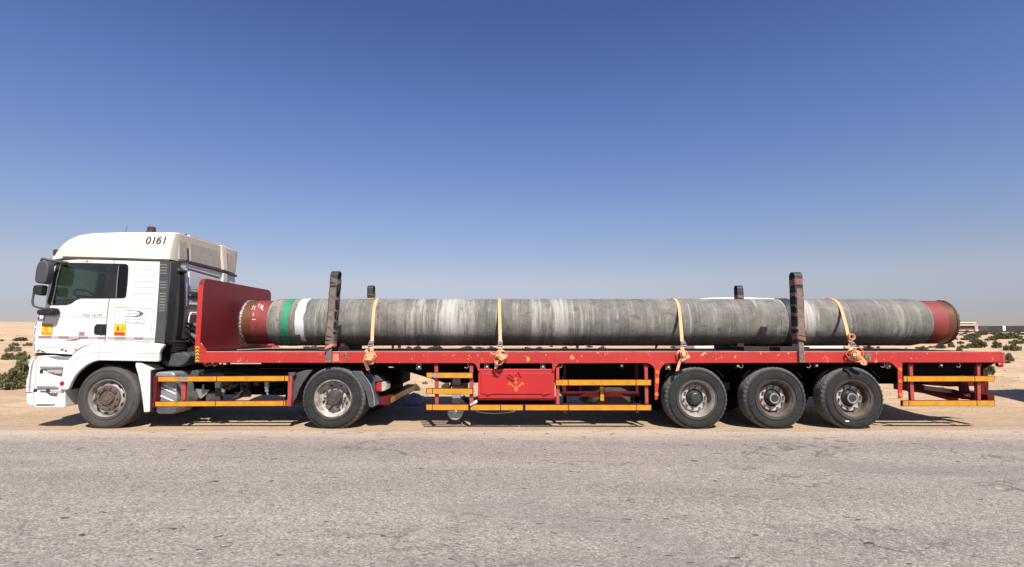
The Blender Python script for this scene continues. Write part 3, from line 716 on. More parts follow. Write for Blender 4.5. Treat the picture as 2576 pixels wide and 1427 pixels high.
def steer_wheel(root, c):
    h = holder('wheel', root, c); make_tyre(h, c, .30, False, 'tyrebrown')
    MB().lathe([(.292, .028), (.306, .002), (.312, .004), (.312, .010), (.303, .014), (.296, .022), (.288, .040), (.284, .075), (.270, .082), (.262, .070), (.235, .052), (.205, .036), (.1, .03), (0, .03)], c, 64).build('rim', 'chrome', h, origin=c, smooth=50)
    disc_holes(h, c, .245, 10, .021, .034, .050, ph=.2)
    m = MB().lathe([(.212, .04), (.212, .018), (.205, .008), (.168, .002), (.140, .004), (.135, .030), (.118, .034), (.112, .012), (.10, -.010), (.085, -.012), (.05, -.016), (.048, -.022), (0, -.024)], c, 48)
    nuts(m, c, .178, 10, .0145, .006, -.022); nuts(m, c, .098, 10, .009, -.008, -.024, .3)
    m.build('hub', 'hubbrown', h, origin=c); return h
def dish_wheel(root, c, far=False):      # outer wheel of a twin pair
    h = holder('wheel', root, c); make_tyre(h, c, .29, True)
    MB().lathe([(.290, .03), (.300, .006), (.308, .006), (.308, .012), (.298, .016), (.288, .035), (.276, .055), (.270, .10), (.262, .135), (.240, .150), (.19, .142), (.15, .125), (.13, .125), (.12, .14), (0, .14)], c, 64).build('rim', 'rimwhite', h, origin=c, smooth=50)
    disc_holes(h, c, .215, 8, .016, .024, .135, ph=.35)
    m = MB().lathe([(.135, .14), (.135, .075), (.125, .062), (.118, .060), (.112, .022), (.10, .016), (.05, .012), (.045, .005), (0, .004)], c, 40)
    nuts(m, c, .168, 10, .015, .13, .085); nuts(m, c, .092, 10, .010, .02, .006, .3)
    m.build('hub', 'grease', h, origin=c)
    return h
def inner_tyre(root, c): return make_tyre(root, c, .27, True, 'tyrebrown', 'inner_tyre')
def trailer_wheel(root, c, hub='hubblack'):
    h = holder('wheel', root, c); make_tyre(h, c, .345, True)
    MB().lathe([(.286, .03), (.294, .008), (.300, .006), (.300, .012), (.292, .018), (.284, .034), (.264, .05), (.258, .11), (.250, .150), (.232, .165), (.213, .158)], c, 64).build('rim', 'rimdark' if hub != 'hubblack' else 'chrome', h, origin=c, smooth=50)
    m = MB().lathe([(.216, .165), (.216, .132), (.210, .126), (.152, .126), (.147, .132), (.147, .17)], c, 48, closed=True); m.cur = 1; nuts(m, c, .181, 10, .0175, .128, .088, .12); m.build('disc', ['rimwhite', 'rimdark'], h, origin=c)
    m = MB().lathe([(.147, .165), (.135, .16), (.118, .12), (.095, .10), (.090, .055), (.075, .048), (.070, .042), (0, .040)], c, 40)
    nuts(m, c, .104, 8, .007, .115, .095); m.build('hub', 'hubblack', h, origin=c)
    if hub != 'hubblack': MB().lathe([(.084, .055), (.084, .040), (.066, .038), (.062, .042)], c, 32, closed=True).build('hub_ring', 'silver', h, origin=c)
    return h
def mirror_wheel(h, root, x, yfar, z):
    c = copy_tree(h, root); c.location = Vector((x, yfar, z)) - world_of(root); c.rotation_euler = (0, 0, PI)
    for ch in c.children:               # both contact patches stay underneath
        pass
    return c

# ---------------------------------------------------------------- the tractor truck
Y0 = .13; YF = 2.37                          # near and far faces of the cab
fx, _ = P(B(1025, 925), .06); rx_, _z = P((837, 1004), .03)
TR = thing('tractor_truck', (fx, 1.25, 0), 'white two axle tractor truck numbered 0161, coupled to the red flatbed trailer', 'truck')

# side silhouette of the cab, measured down the front edge
fs = [(400, 430), (385, 465), (371, 510), (350, 610), (333, 720), (318, 810), (306, 900), (300, 940), (285, 985), (232, 1030), (203, 1075), (186, 1130), (175, 1200), (168, 1300), (168, 1415)]
fs = [P(A(*q), Y0 + .03) for q in fs]
cr_ = .09
def plan(t):                                  # (x offset behind the silhouette, y) around the cab nose
    W_ = YF - Y0; out = []
    for k in range(6):
        a = R(90 * k / 5); out.append((.07 - cr_ * math.sin(a) + .02, Y0 + cr_ - cr_ * math.cos(a)))
    for k in range(1, 9):
        q = k / 9; out.append((-.13 * math.sin(PI * q) ** .7, Y0 + cr_ + (W_ - 2 * cr_) * q))
    for k in range(6):
        a = R(90 * (5 - k) / 5); out.append((.09 - cr_ * math.sin(a), YF - cr_ + cr_ * math.cos(a)))
    return out
pl = plan(0); npl = len(pl)
def shell(rows, cols0, cols1, off=0.0, th=.0):
    m = MB(); nn_ = cols1 - cols0
    for layer in (0, 1) if th else (0,):
        for (x, z) in rows:
            for dx, y in pl[cols0:cols1]: m.v.append((x + dx - off + layer * th, y, z))
    nr = len(rows)
    for i in range(nr - 1):
        for j in range(nn_ - 1): m.f.append([i * nn_ + j, i * nn_ + j + 1, (i + 1) * nn_ + j + 1, (i + 1) * nn_ + j]); m.mi.append(0)
    return m
top = fs[:2]; scr = fs[1:7]; low = fs[6:]
cab = MB()
for rows, c0, c1 in ((top, 0, npl), (scr, 0, 6), (scr, npl - 6, npl), (low, 0, npl)):
    s_ = shell(rows, c0, c1); cab.add(s_.v, s_.f)
# near and far side panels with window openings; the wheel arch is cut out of the lower edge
back = P(A(1565, 436), Y0)[0]; backlow = P(A(1505, 1308), Y0)[0]
side = [(x + .09, z) for x, z in fs]
arch = PP(B, [(640, 430), (672, 392), (720, 356), (790, 325), (870, 302), (950, 291), (1020, 289)], Y0)
side += arch + [P(B(1560, 296), Y0), P(A(1505, 1305), Y0), P(A(1565, 436), Y0), P(A(1100, 422), Y0), P(A(700, 410), Y0)]
win = PP(A, [(478, 470), (620, 466), (860, 466), (985, 475), (980, 560), (966, 700), (950, 828), (700, 828), (660, 838), (600, 880), (545, 898), (385, 900), (385, 880), (410, 780), (440, 620)], Y0)
qwin = PP(A, [(1110, 470), (1195, 470), (1213, 490), (1205, 640), (1190, 790), (1165, 822), (1080, 822), (1092, 640)], Y0)
cab.holes(side, [win, qwin], Y0, Y0 + .05); cab.holes(side, [win, qwin], YF - .05, YF)
rearx = P(A(1696, 450), Y0 + .08)[0]
zt = P(A(1600, 412), Y0)[1]; zl = P(A(1505, 1305), Y0)[1]
xm_ = P(A(1590, 800), Y0)[0]; cab.box(back - .02, xm_, Y0 + .06, YF - .06, zl + .05, zt - .01); cab.box(xm_ + .001, rearx - .025, Y0 + .5, YF - .06, zl + .05, zt - .01)
cab.box(fs[-1][0] + .12, backlow, Y0 + .051, YF - .051, fs[-1][1] + .55, fs[-1][1] + .60)
cabo = cab.build('cab_body', 'white', TR, smooth=40, recalc=False)
# glazing
g = shell(scr, 5, npl - 5); g.build('windscreen', 'glass', TR, smooth=60)
MB().prism(win, Y0 + .018, Y0 + .022).build('door_window', 'glass', TR, smooth=0)
MB().prism(qwin, Y0 + .018, Y0 + .022).build('quarter_window', 'glassdark', TR, smooth=0)
MB().prism(win, YF - .022, YF - .018).build('door_window', 'glass', TR, smooth=0)
MB().prism(qwin, YF - .022, YF - .018).build('quarter_window', 'glassdark', TR, smooth=0)
# black window surround: one band enclosing door glass and quarter light
outer = PP(A, [(452, 452), (520, 447), (760, 449), (1000, 455), (1190, 459), (1218, 475), (1220, 520), (1212, 660), (1196, 810), (1175, 832), (1010, 834), (830, 834), (705, 834), (655, 852), (600, 890), (550, 906), (370, 908), (342, 885), (345, 850), (375, 760), (405, 620), (430, 500)], Y0)
MB().holes(outer, [win, qwin], Y0 - .004, Y0 + .004).build('window_frame', 'black', TR, smooth=0)
# interior
it = MB(); zw = P(A(500, 900), Y0)[1]; xf = fs[7][0]
it.box(xf + .35, back - .03, Y0 + .06, YF - .06, zl + .02, zl + .06)
it.prism([(xf + .16, zw - .45), (xf + .62, zw - .40), (xf + .62, zw - .12), (xf + .42, zw + .02), (xf + .18, zw + .02)], Y0 + .09, YF - .09)
it.box(xf + .25, back - .03, Y0 + .07, YF - .07, P(A(600, 470), Y0)[1], P(A(600, 430), Y0)[1])
it.prism(PP(A, [(500, 468), (560, 468), (760, 505), (980, 535), (985, 470)], Y0 + .3), Y0 + .25, Y0 + .29)
for ys_ in (.45, 1.55):
    it.box(xf + 1.15, xf + 1.65, ys_, ys_ + .5, zl + .3, zl + .55); it.prism([(xf + 1.55, zl + .5), (xf + 1.68, zl + .5), (xf + 1.86, zw + .18), (xf + 1.76, zw + .18)], ys_ + .04, ys_ + .46)
it.box(back - .12, back - .04, Y0 + .07, YF - .07, zl + .05, zt - .03)
it.build('interior', 'seat', TR, bevel=.02)
wc = P(A(720, 830), .55); m = MB()
sw = [(wc[0] + .0 + .20 * math.cos(a) * math.cos(R(62)), .62 + .23 * math.sin(a), wc[1] + .05 + .23 * math.cos(a) * math.sin(R(28)) * -1) for a in [2 * PI * k / 28 for k in range(29)]]
m.tube(sw, .017, 8); m.cyl((wc[0], .62, wc[1] + .04), (wc[0] - .3, .62, wc[1] - .25), .03, 10); m.box(wc[0] - .03, wc[0] + .03, .42, .82, wc[1] + .02, wc[1] + .05)
m.build('steering_wheel', 'black', TR)

# roof fairing: cream plastic, rounded towards the sides
ro = PP(A, [(405, 400), (412, 372), (432, 335), (455, 298), (480, 262), (512, 226), (560, 188), (610, 160), (660, 140), (740, 124), (850, 113), (1100, 105), (1400, 102), (1640, 104), (1700, 108), (1718, 118), (1712, 150), (1696, 240), (1682, 330), (1672, 410)], Y0 + .03)
zb_ = ro[0][1]
m = MB(); stn = [(Y0, .88, .055), (Y0 + .012, .93, .03), (Y0 + .035, .97, .012), (Y0 + .08, .99, .003), (Y0 + .18, 1.0, 0), (Y0 + .5, 1.012, -.04), (1.25, 1.02, -.08)]
stn += [(YF + Y0 - y, a, b) for y, a, b in stn[-2::-1]]
rings_ = []
for y, k, sx_ in stn:
    ys_ = y if k > .885 else y
    ring = []
    for i, (x, z) in enumerate(ro):
        xx = x + (sx_ if i < len(ro) / 2 else -max(sx_, 0) * 1.6)
        zz = zb_ + (z - zb_) * k
        lean = .05 * ((z - zb_) / (ro[12][1] - zb_)) ** 2
        ring.append((xx, ys_ + (lean if y < 1.25 else -lean) * (1 if abs(y - 1.25) > .9 else 0), zz))
    rings_.append(ring)
n_ = len(ro)
for r_ in rings_: m.v += r_
for i in range(len(rings_) - 1):
    for j in range(n_): m.f.append([i * n_ + j, i * n_ + (j + 1) % n_, (i + 1) * n_ + (j + 1) % n_, (i + 1) * n_ + j]); m.mi.append(0)
m.f += [list(range(n_)), [(len(rings_) - 1) * n_ + j for j in range(n_ - 1, -1, -1)]]; m.mi += [0, 0]
rf = m.build('roof_fairing', 'cream', TR, smooth=32)
dg = MB(); zr = P(A(1404, 243), Y0 + .01); hh_, sw_ = .140, .0165
def stroke(pts, ox): dg.stroke([(zr[0] + ox + x * .066 + y * hh_ * .17, zr[1] + y * hh_) for x, y in pts], sw_, Y0 - .002, Y0 + .020)
zero = [(.5 + .5 * math.cos(R(a)), .5 + .42 * math.sin(R(a))) for a in range(0, 361, 20)]
six = [(.95, .86), (.6, .93), (.25, .85), (.05, .6), (.0, .35), (.1, .14), (.45, .07), (.85, .14), (1.0, .33), (.88, .52), (.5, .58), (.12, .48)]
one = [(.42, .80), (.62, .97), (.62, .0)]
stroke(zero, 0); stroke(one, .088); stroke(six, .184); stroke(one, .272)
zt2 = ro[12][1]; dg.v = [(x, Y0 + .05 * ((z - zb_) / (zt2 - zb_)) ** 2 + (-.012 if y < Y0 + .01 else -.009), z) for x, y, z in dg.v]
dg.build('number', 'ink', rf, smooth=0)
# small front cover of the roof beside the windscreen header
MB().prism(PP(A, [(405, 398), (412, 372), (512, 374), (506, 402), (470, 428), (400, 432)], Y0), Y0 - .006, Y0 + .02).build('header_trim', 'white', TR)
MB().prism(PP(A, [(512, 377), (1110, 392), (1660, 411), (1660, 430), (1110, 412), (512, 404)], Y0), Y0 - .008, Y0 + .03).build('gutter_trim', 'seam', TR)
for u in (745, 772, 808): MB().cyl((*P(A(u, 432), Y0 - .004)[:1], Y0 - .004, P(A(u, 432), Y0)[1]), (P(A(u, 432), Y0)[0], Y0 + .01, P(A(u, 432), Y0)[1]), .012 if u == 772 else .007, 10).build('gutter_clip', 'ink', TR)
# rear wall panels seen obliquely, built on the plane X = rearx
def rp(pts, x=rearx): return [PX(A(*q), x) for q in pts]
m = MB(); m.prism(rp([(1790, 446), (1840, 450), (2370, 600), (2375, 660), (2300, 900), (1840, 930), (1800, 930)]), rearx - .02, rearx, 'x'); m.build('rear_wall', 'coldgrey', TR)
roofx = P(A(1712, 200), Y0 + .1)[0]; gx = max(roofx, rearx)
def rr2(pts): return [PX(A(*q), roofx) for q in pts]
MB().prism(rr2([(1838, 135), (1858, 300), (1862, 430), (1848, 430), (1842, 300), (1826, 135)]), roofx - .03, roofx + .024, 'x').build('roof_seam', 'seam', rf)
MB().prism(rr2([(1864, 142), (2186, 250), (2206, 516), (1872, 432)]), roofx - .02, roofx + .034, 'x').build('rear_panel', 'rearshade', rf, bevel=.01)
MB().prism(rr2([(2254, 278), (2300, 296), (2330, 340), (2352, 566), (2270, 538)]), roofx - .02, roofx + .034, 'x').build('rear_panel', 'rearshade', rf, bevel=.01)
MB().prism(rr2([(1748, 122), (1822, 134), (1842, 420), (1752, 414)]), roofx - .02, roofx + .034, 'x').build('rear_panel', 'rearshade', rf, bevel=.01)
MB().prism(rr2([(2192, 256), (2245, 270), (2262, 540), (2215, 525)]), roofx - .02, roofx + .07, 'x').build('roof_rib', 'cream', rf, bevel=.015)
MB().prism(rr2([(1690, 428), (1840, 430), (2060, 480), (2250, 535), (2372, 580), (2372, 602), (2250, 556), (2060, 502), (1840, 450), (1690, 446)]), rearx - .02, gx + .03, 'x').build('rear_gutter', 'seam', TR)
MB().prism(rp([(2222, 560), (2265, 570), (2265, 760), (2225, 760)]), rearx - .01, rearx + .05, 'x').build('rear_rib', 'white', TR, bevel=.01)
for k_, pts in (('a', [(1862, 496), (2205, 590), (2205, 602), (1862, 509)]), ('b', [(1862, 740), (2010, 752), (2010, 770), (1862, 757)]), ('c', [(1862, 885), (1990, 895), (1990, 910), (1862, 905)])):
    MB().prism(rp(pts), rearx - .005, rearx + .014, 'x').build('rear_moulding', 'white', TR, bevel=.008)
for pts in ([(1862, 514), (2200, 612), (2200, 622), (1862, 526)], [(1860, 800), (2010, 815), (2010, 832), (1860, 820)], [(1895, 775), (1980, 780), (1980, 840), (1895, 838)]):
    MB().prism(rp(pts), rearx - .005, rearx + .012, 'x').build('rear_recess', 'seam', TR)
MB().prism(rp([(1870, 530), (2200, 625), (2200, 745), (1870, 742)]), rearx - .005, rearx + .015, 'x').build('rear_panel', 'coldgrey', TR, bevel=.01)
MB().prism(rp([(1802, 515), (1834, 512), (1832, 905), (1800, 945)]), rearx - .02, rearx + .045, 'x').build('rear_corner_post', 'white', TR, bevel=.008)
m = MB(); pth = [PX(A(*q), rearx) for q in ((1806, 1190), (1850, 1180), (1880, 1010), (1900, 990), (2100, 1000))]
m.tube([(rearx, y, z) for y, z in pth], .018, 8); m.build('rear_grab_frame', 'plate', TR)
MB().prism(rp([(1745, 468), (1835, 466), (1835, 500), (1820, 508), (1745, 500)]), rearx, rearx + .02, 'x').build('rear_corner_trim', 'white', TR, bevel=.01)
# black side deflector with louvres, and the intake snorkel behind it
df = MB().prism(PP(A, [(1565, 434), (1690, 437), (1688, 520), (1660, 800), (1640, 1100), (1612, 1320), (1505, 1310), (1520, 1160), (1540, 900), (1556, 640)], Y0), Y0 - .02, Y0 + .25).build('side_deflector', 'rubber', TR, bevel=.01)
m = MB(); rn = random.Random(5)
for i in range(17):
    for j in range(6):
        v_ = 470 + i * 31
        if i in (4, 5, 9): continue
        u_ = 1572 - (v_ - 470) * .036 + j * 12.5 + (i % 2) * 5; p = P(A(u_, v_), Y0 - .02); m.box(p[0] - .007, p[0] + .007, Y0 - .026, Y0 - .018, p[1] - .010, p[1] + .010)
m.build('louvres', 'inkgrey', df)
MB().prism(strip(PP(A, [(1662, 440), (1655, 620), (1640, 900), (1608, 1320)], Y0), .035), Y0 - .03, Y0 - .018).build('edge_strip', 'rubber', df)
m = MB().prism(PP(A, [(1690, 540), (1760, 545), (1780, 575), (1776, 700), (1768, 1000), (1745, 1220), (1730, 1300), (1615, 1300), (1630, 1100), (1668, 700)], Y0 + .2), Y0 + .18, Y0 + .36)
m.build('intake_snorkel', 'black', TR, bevel=.03)
m = MB().prism(PP(A, [(1695, 520), (1715, 500), (1765, 505), (1778, 525), (1765, 548), (1705, 545)], Y0 + .15), Y0 + .14, Y0 + .38); m.build('intake_cap', 'grease', TR, bevel=.02)
m = MB()
for k in range(6):
    q = P(B(1762, 285 + k * 17), .35); m.lathe([(.17, -.012), (.19, 0), (.17, .012)], (q[0], .42, q[1]), 24, 'z')
m.lathe([(.165, -.1), (.165, .1)], (q[0], .42, q[1] + .06), 24, 'z'); m.build('intake_bellows', 'black', TR)
MB().prism(PP(B, [(1650, 400), (1790, 395), (1850, 410), (1915, 400), (1985, 440), (1960, 500), (1920, 545), (1850, 570), (1700, 565), (1650, 520), (1645, 450)], .35), .3, .75).build('air_filter', 'rubber', TR, bevel=.04, seg=3)
m = MB(); rn = random.Random(3)
for k in range(9):
    p0 = PX(A(1880 + rn.uniform(-40, 60), 1150 + rn.uniform(0, 200)), rearx + .1); p1 = (p0[0] + rn.uniform(.1, .7), p0[1] - rn.uniform(.2, .5))
    m.tube([(rearx + .05, p0[0], p0[1] + .1), (rearx + .15, (p0[0] + p1[0]) / 2 + .1, (p0[1] + p1[1]) / 2 + .08), (rearx + .35, p1[0], p1[1]), (rearx + .6, p1[0] + .2, p1[1] - .1)], .022, 7)
m.box(rearx - .1, rearx + .28, .8, 1.9, 1.05, 1.45); m.build('hoses', 'black', TR)

# beacons
for (u, v, s_, nm) in ((1468, 100, .095, 'roof_beacon'),):
    x, z = P(A(u, v), .6)
    MB().lathe([(.0, -.02), (.085, -.02), (.085, .0), (.07, .01), (.066, .075), (.055, .088), (0, .09)], (x, .6, z - .02), 24, 'z').build(nm, 'brownred', TR)
x, z = P(A(428, 340), .2)
MB().lathe([(.0, -.07), (.03, -.07), (.042, -.04), (.05, .045), (.03, .06), (0, .06)], (x, .22, z), 18, 'z').build('air_horn', 'brownred', TR)
m = MB().tube([(P(A(1190, 100), 1.0)[0], 1.0, P(A(1190, 110), 1.0)[1]), (P(A(1203, 50), 1.0)[0], 1.0, P(A(1203, 50), 1.0)[1])], .004, 5); m.build('antenna', 'black', TR)

# mirrors
mi = holder('wing_mirror', TR, (P(A(300, 550), 0)[0], -.05, P(A(300, 550), 0)[1]))
MB().prism(PP(A, [(255, 440), (300, 420), (345, 435), (362, 470), (360, 540), (335, 650), (318, 680), (225, 665), (212, 640), (222, 540), (240, 470)], -.1), -.13, .02).build('mirror_housing', 'rubber', mi, bevel=.03, seg=3)
MB().prism(PP(A, [(205, 692), (285, 688), (296, 705), (280, 795), (262, 803), (190, 785), (190, 730)], -.1), -.12, .0).build('mirror_housing', 'black', mi, bevel=.025, seg=3)
MB().prism(PP(A, [(222, 955), (320, 945), (370, 930), (396, 960), (388, 1000), (340, 1018), (225, 1014), (216, 985)], -.05), -.05, .12).build('mirror_housing', 'black', mi, bevel=.03, seg=3)
m = MB(); m.tube([(*P(A(*q), -.05)[:1], yy, P(A(*q), -.05)[1]) for q, yy in (((470, 430), .15), ((400, 425), .02), ((345, 415), -.05), ((300, 405), -.06), ((275, 425), -.06))], .021, 8)
m.tube([(*P(A(*q), -.05)[:1], yy, P(A(*q), -.05)[1]) for q, yy in (((200, 780), -.06), ((185, 870), -.06), ((198, 915), -.06), ((240, 935), -.03), ((330, 950), .1))], .017, 8)
m.build('mirror_arm', 'rubber', mi)
MB().prism(PP(A, [(395, 418), (510, 398), (512, 420), (440, 462), (400, 480), (390, 450)], Y0), Y0 - .03, Y0 + .02).build('mirror_bracket', 'rubber', mi, bevel=.008)

# door seams, handle, sill, panel lines
def seam(name, cr, pts, wd=.008, y=Y0, mat='seam', parent=TR, pr=.003): return MB().prism(strip(PP(cr, pts, y), wd), y - pr, y + .004).build(name, mat, parent, smooth=0)
seam('door_seam', A, [(1066, 420), (1062, 460)]); seam('door_seam', A, [(1015, 838), (1005, 900), (992, 1000), (980, 1150), (966, 1305)], .011)
seam('panel_crease', A, [(330, 1030), (700, 1032), (985, 1040)], .006, mat='softseam'); seam('panel_crease', B, [(240, 348), (500, 352), (660, 356)], .006, mat='softseam')
m = MB()
loop = rrect(0, 1, 0, 1, .04)
hp = [(1085, 930), (1465, 940), (1478, 955), (1476, 1050), (1462, 1270), (1445, 1296), (1062, 1286)]
MB().prism(strip(PP(A, [(1062, 1100), (1078, 940)] + hp[:-1] + [hp[-1]], Y0), .007), Y0 - .003, Y0 + .004).build('locker_seam', 'softseam', TR, smooth=0)
for i in range(6):                      # pressed louvre ribs behind the quarter light
    v_ = 510 + i * 66
    MB().prism(PP(A, [(1285 - i * 5, v_), (1295 - i * 5, v_ - 14), (1535 - i * 5, v_ - 8), (1530 - i * 5, v_ + 8), (1295 - i * 5, v_ + 6)], Y0), Y0 - .005, Y0 + .01).build('pressed_rib', 'white', TR, bevel=.0045)
h_ = MB().prism(PP(A, [(875, 1112), (985, 1112), (980, 1230), (862, 1226), (848, 1205), (852, 1140)], Y0), Y0 - .012, Y0 + .01).build('door_handle', 'black', TR, bevel=.008)
MB().prism(PP(A, [(925, 1125), (942, 1125), (938, 1222), (921, 1222)], Y0), Y0 - .024, Y0 - .01).build('grip', 'ink', h_)
# faded reflective tape along the door
tp = [(245, 385), (385, 470), (470, 578), (578, 685), (685, 785), (785, 890), (890, 968), (985, 1075), (1075, 1190), (1190, 1285), (1285, 1380), (1380, 1500)]
for i, (a, b) in enumerate(tp):
    v0 = 1238 + (a - 245) * .015
    MB().prism(PP(A, [(a, v0), (b - 2, v0 + 1), (b - 2, v0 + 27), (a, v0 + 26)], Y0), Y0 - .0045, Y0 + .003).build('tape_patch', 'tape_maroon' if i % 2 == 0 else 'tape_grey', TR, smooth=0)
MB().prism(PP(ST, [(1870, 575), (2150, 580), (2145, 745), (1850, 742), (1905, 720), (1930, 660), (1905, 615)], Y0), Y0 - .0045, Y0 + .003).build('tape_patch', 'tape_maroon', TR, smooth=0)
MB().prism(PP(ST, [(1270, 900), (1400, 935), (1590, 925), (1620, 885), (1900, 880), (1980, 885), (1760, 970), (1560, 992), (1400, 970)], Y0), Y0 - .0045, Y0 + .003).build('tape_patch', 'tape_maroon', TR, smooth=0)
# stickers
s1 = MB().prism(PP(A, [(284, 1100), (402, 1104), (396, 1232), (276, 1226)], Y0), Y0 - .0035, Y0 + .003).build('warning_sticker', 'stk_orange', TR, smooth=0)
MB().prism(PP(A, [(292, 1112), (392, 1116), (386, 1222), (286, 1218)], Y0), Y0 - .005, Y0 - .0036).build('sticker_face', 'stk_yellow', s1, smooth=0)
for q in ([(293, 1116), (390, 1120), (390, 1131), (293, 1127)], [(285, 1201), (380, 1205), (380, 1216), (285, 1212)]): MB().prism(PP(A, q, Y0), Y0 - .0065, Y0 - .0051).build('sticker_bar', 'stk_red', s1, smooth=0)
text('NO SMOKING', 'lettering', 'stk_yellow', s1, *P(A(334, 1214), Y0), Y0 - .0067, .017, 0, .9, 'CENTER')
c_ = P(ST(430, 460), Y0); m = MB().stroke(arc(c_[0], c_[1], .034, 0, 360, 20), .006, Y0 - .0065, Y0 - .0051); m.prism(strip([(c_[0] - .024, c_[1] + .024), (c_[0] + .024, c_[1] - .024)], .006), Y0 - .0066, Y0 - .0052); m.box(c_[0] - .022, c_[0] + .02, Y0 - .0067, Y0 - .0052, c_[1] - .012, c_[1] - .006); m.build('no_smoking_symbol', 'stk_red', s1, smooth=0)
s2 = MB().prism(PP(A, [(1072, 1108), (1196, 1113), (1188, 1240), (1062, 1234)], Y0), Y0 - .0055, Y0 + .003).build('extinguisher_sticker', 'stk_orange', TR, smooth=0)
MB().prism(PP(A, [(1078, 1114), (1188, 1118), (1183, 1200), (1072, 1196)], Y0), Y0 - .007, Y0 - .0056).build('sticker_face', 'stk_yellow', s2, smooth=0)
MB().prism(PP(A, [(1072, 1200), (1182, 1204), (1180, 1232), (1070, 1228)], Y0), Y0 - .007, Y0 - .0056).build('sticker_bar', 'stk_red', s2, smooth=0)
c_ = P(LG(165, 950), Y0); m = MB().prism(rrect(c_[0] - .018, c_[0] + .018, c_[1] - .042, c_[1] + .028, .008), Y0 - .0085, Y0 - .0071); m.box(c_[0] - .006, c_[0] + .006, Y0 - .0085, Y0 - .0071, c_[1] + .028, c_[1] + .042); m.prism(strip([(c_[0] - .03, c_[1] + .036), (c_[0] + .012, c_[1] + .046)], .007), Y0 - .0085, Y0 - .0071)
f_ = P(LG(310, 950), Y0)
for k in range(4): m.prism(strip([(f_[0] - .018 + k * .004, f_[1] - .038 + k * .018), (f_[0], f_[1] - .022 + k * .018), (f_[0] + .012, f_[1] - .03 + k * .022), (f_[0] + .022, f_[1] - .006 + k * .018)], .006), Y0 - .0085, Y0 - .0071)
m.build('extinguisher_symbol', 'stk_red', s2, smooth=0)
# company plate on the locker door
pt = MB().prism(PP(A, [(1182, 948), (1405, 955), (1396, 1105), (1168, 1098)], Y0), Y0 - .004, Y0 + .003).build('company_plate', 'tape_grey', TR, smooth=0)
MB().prism(PP(A, [(1186, 952), (1401, 959), (1392, 1101), (1172, 1094)], Y0), Y0 - .0056, Y0 - .0041).build('plate_face', 'plate', pt, smooth=0)
def lg(pts): return PP(LG, pts, Y0)
MB().prism(lg([(410, 322), (640, 320), (760, 340), (900, 352), (985, 395), (1025, 440), (990, 495), (900, 535), (780, 555), (640, 555), (400, 555), (395, 538), (640, 538), (740, 530), (860, 490), (910, 445), (870, 395), (790, 360), (690, 338), (410, 334)]), Y0 - .007, Y0 - .0057).build('swoosh_logo', 'ink', pt, smooth=0)
MB().prism(strip(lg([(860, 362), (950, 405), (975, 445), (940, 490), (860, 522)]), .004), Y0 - .0085, Y0 - .0071).build('swoosh_line', 'plate', pt, smooth=0)
text('\u0646\u0642\u0644 \u0645\u062d\u0645\u062f', 'arabic_lettering', 'ink', pt, *P(LG(640, 462), Y0), Y0 - .0072, .026, 0, 1.5, 'CENTER')
for (u0, u1, v0, v1, mt) in ((385, 530, 622, 640, 'inkgrey'), (545, 580, 626, 642, 'inkgrey'), (605, 770, 622, 640, 'inkgrey'), (785, 1040, 624, 642, 'inkgrey'), (385, 550, 700, 724, 'tape_grey'), (760, 895, 705, 740, 'tape_grey'), (600, 690, 712, 722, 'softseam'), (930, 1010, 716, 724, 'softseam')):
    MB().prism(lg([(u0, v0), (u1, v0 + 3), (u1, v1 + 3), (u0, v1)]), Y0 - .007, Y0 - .0057).build('lettering_line', mt, pt, smooth=0)
text('TGA 18.390', 'badge', 'inkgrey', TR, *P(A(724, 1026), Y0), Y0 - .006, .040, 0, 1.22)
# chipped rust, lamp cluster at the cab's lower front
m = MB()
for pts in ([(505, 365), (530, 368), (545, 380), (520, 388), (508, 376)], [(548, 378), (575, 380), (580, 400), (565, 402)], [(665, 362), (688, 368), (676, 386)], [(235, 395), (262, 372), (275, 380), (250, 402)], [(270, 375), (340, 405), (300, 405)]):
    m.prism(PP(B, pts, Y0), Y0 - .004, Y0 + .003)
m.build('rust_chips', 'ink', TR, smooth=0)
seam('grille_gap', Nn, [(550, 92), (525, 150), (510, 225), (500, 290), (490, 370), (486, 460), (492, 575)], .014, Y0 + .004)
for v_ in (225, 345, 450): MB().prism(PP(Nn, [(490, v_), (540, v_), (535, v_ + 22), (488, v_ + 20)], Y0), Y0 - .006, Y0 + .01).build('grille_lug', 'white', TR, bevel=.003)
MB().prism(PP(Nn, [(620, 60), (650, 62), (630, 150), (615, 120)], Y0), Y0 - .006, Y0 + .01).build('corner_gap', 'inkgrey', TR, smooth=0)
MB().prism(PP(B, [(232, 412), (636, 424), (600, 452), (360, 446), (250, 440)], Y0 + .1), Y0 + .09, YF - .09).build('sill_underside', 'grease', TR)

# bumper and step box
bo = [(255, 446), (200, 470), (160, 492), (142, 530), (136, 560), (150, 578), (140, 640), (128, 692), (117, 705), (110, 855), (122, 872), (115, 925), (127, 980), (145, 1003), (225, 1018), (555, 1018), (555, 850), (640, 640), (640, 470), (560, 466), (470, 455), (380, 440), (290, 444)]
bump_ = MB().prism(PP(B, bo, .06), .055, 2.445).build('bumper', 'white', TR, bevel=.05, seg=4)
def over(name, cr, pts, mat, y=.055, pr=.004, back_=.004, bevel=0, parent=TR): return MB().prism(PP(cr, pts, y), y - pr, y + back_).build(name, mat, parent, bevel=bevel, smooth=0 if not bevel else 35)
over('corner_strip', B, [(250, 452), (215, 490), (196, 540), (180, 640), (168, 760), (160, 855), (145, 855), (155, 700), (172, 560), (195, 500), (225, 458)], 'inkgrey', parent=bump_)
seam('bumper_seam', Nn, [(600, 640), (545, 680), (525, 740), (510, 900), (495, 1060), (480, 1150), (470, 1345)], .010, .055, 'softseam', bump_)
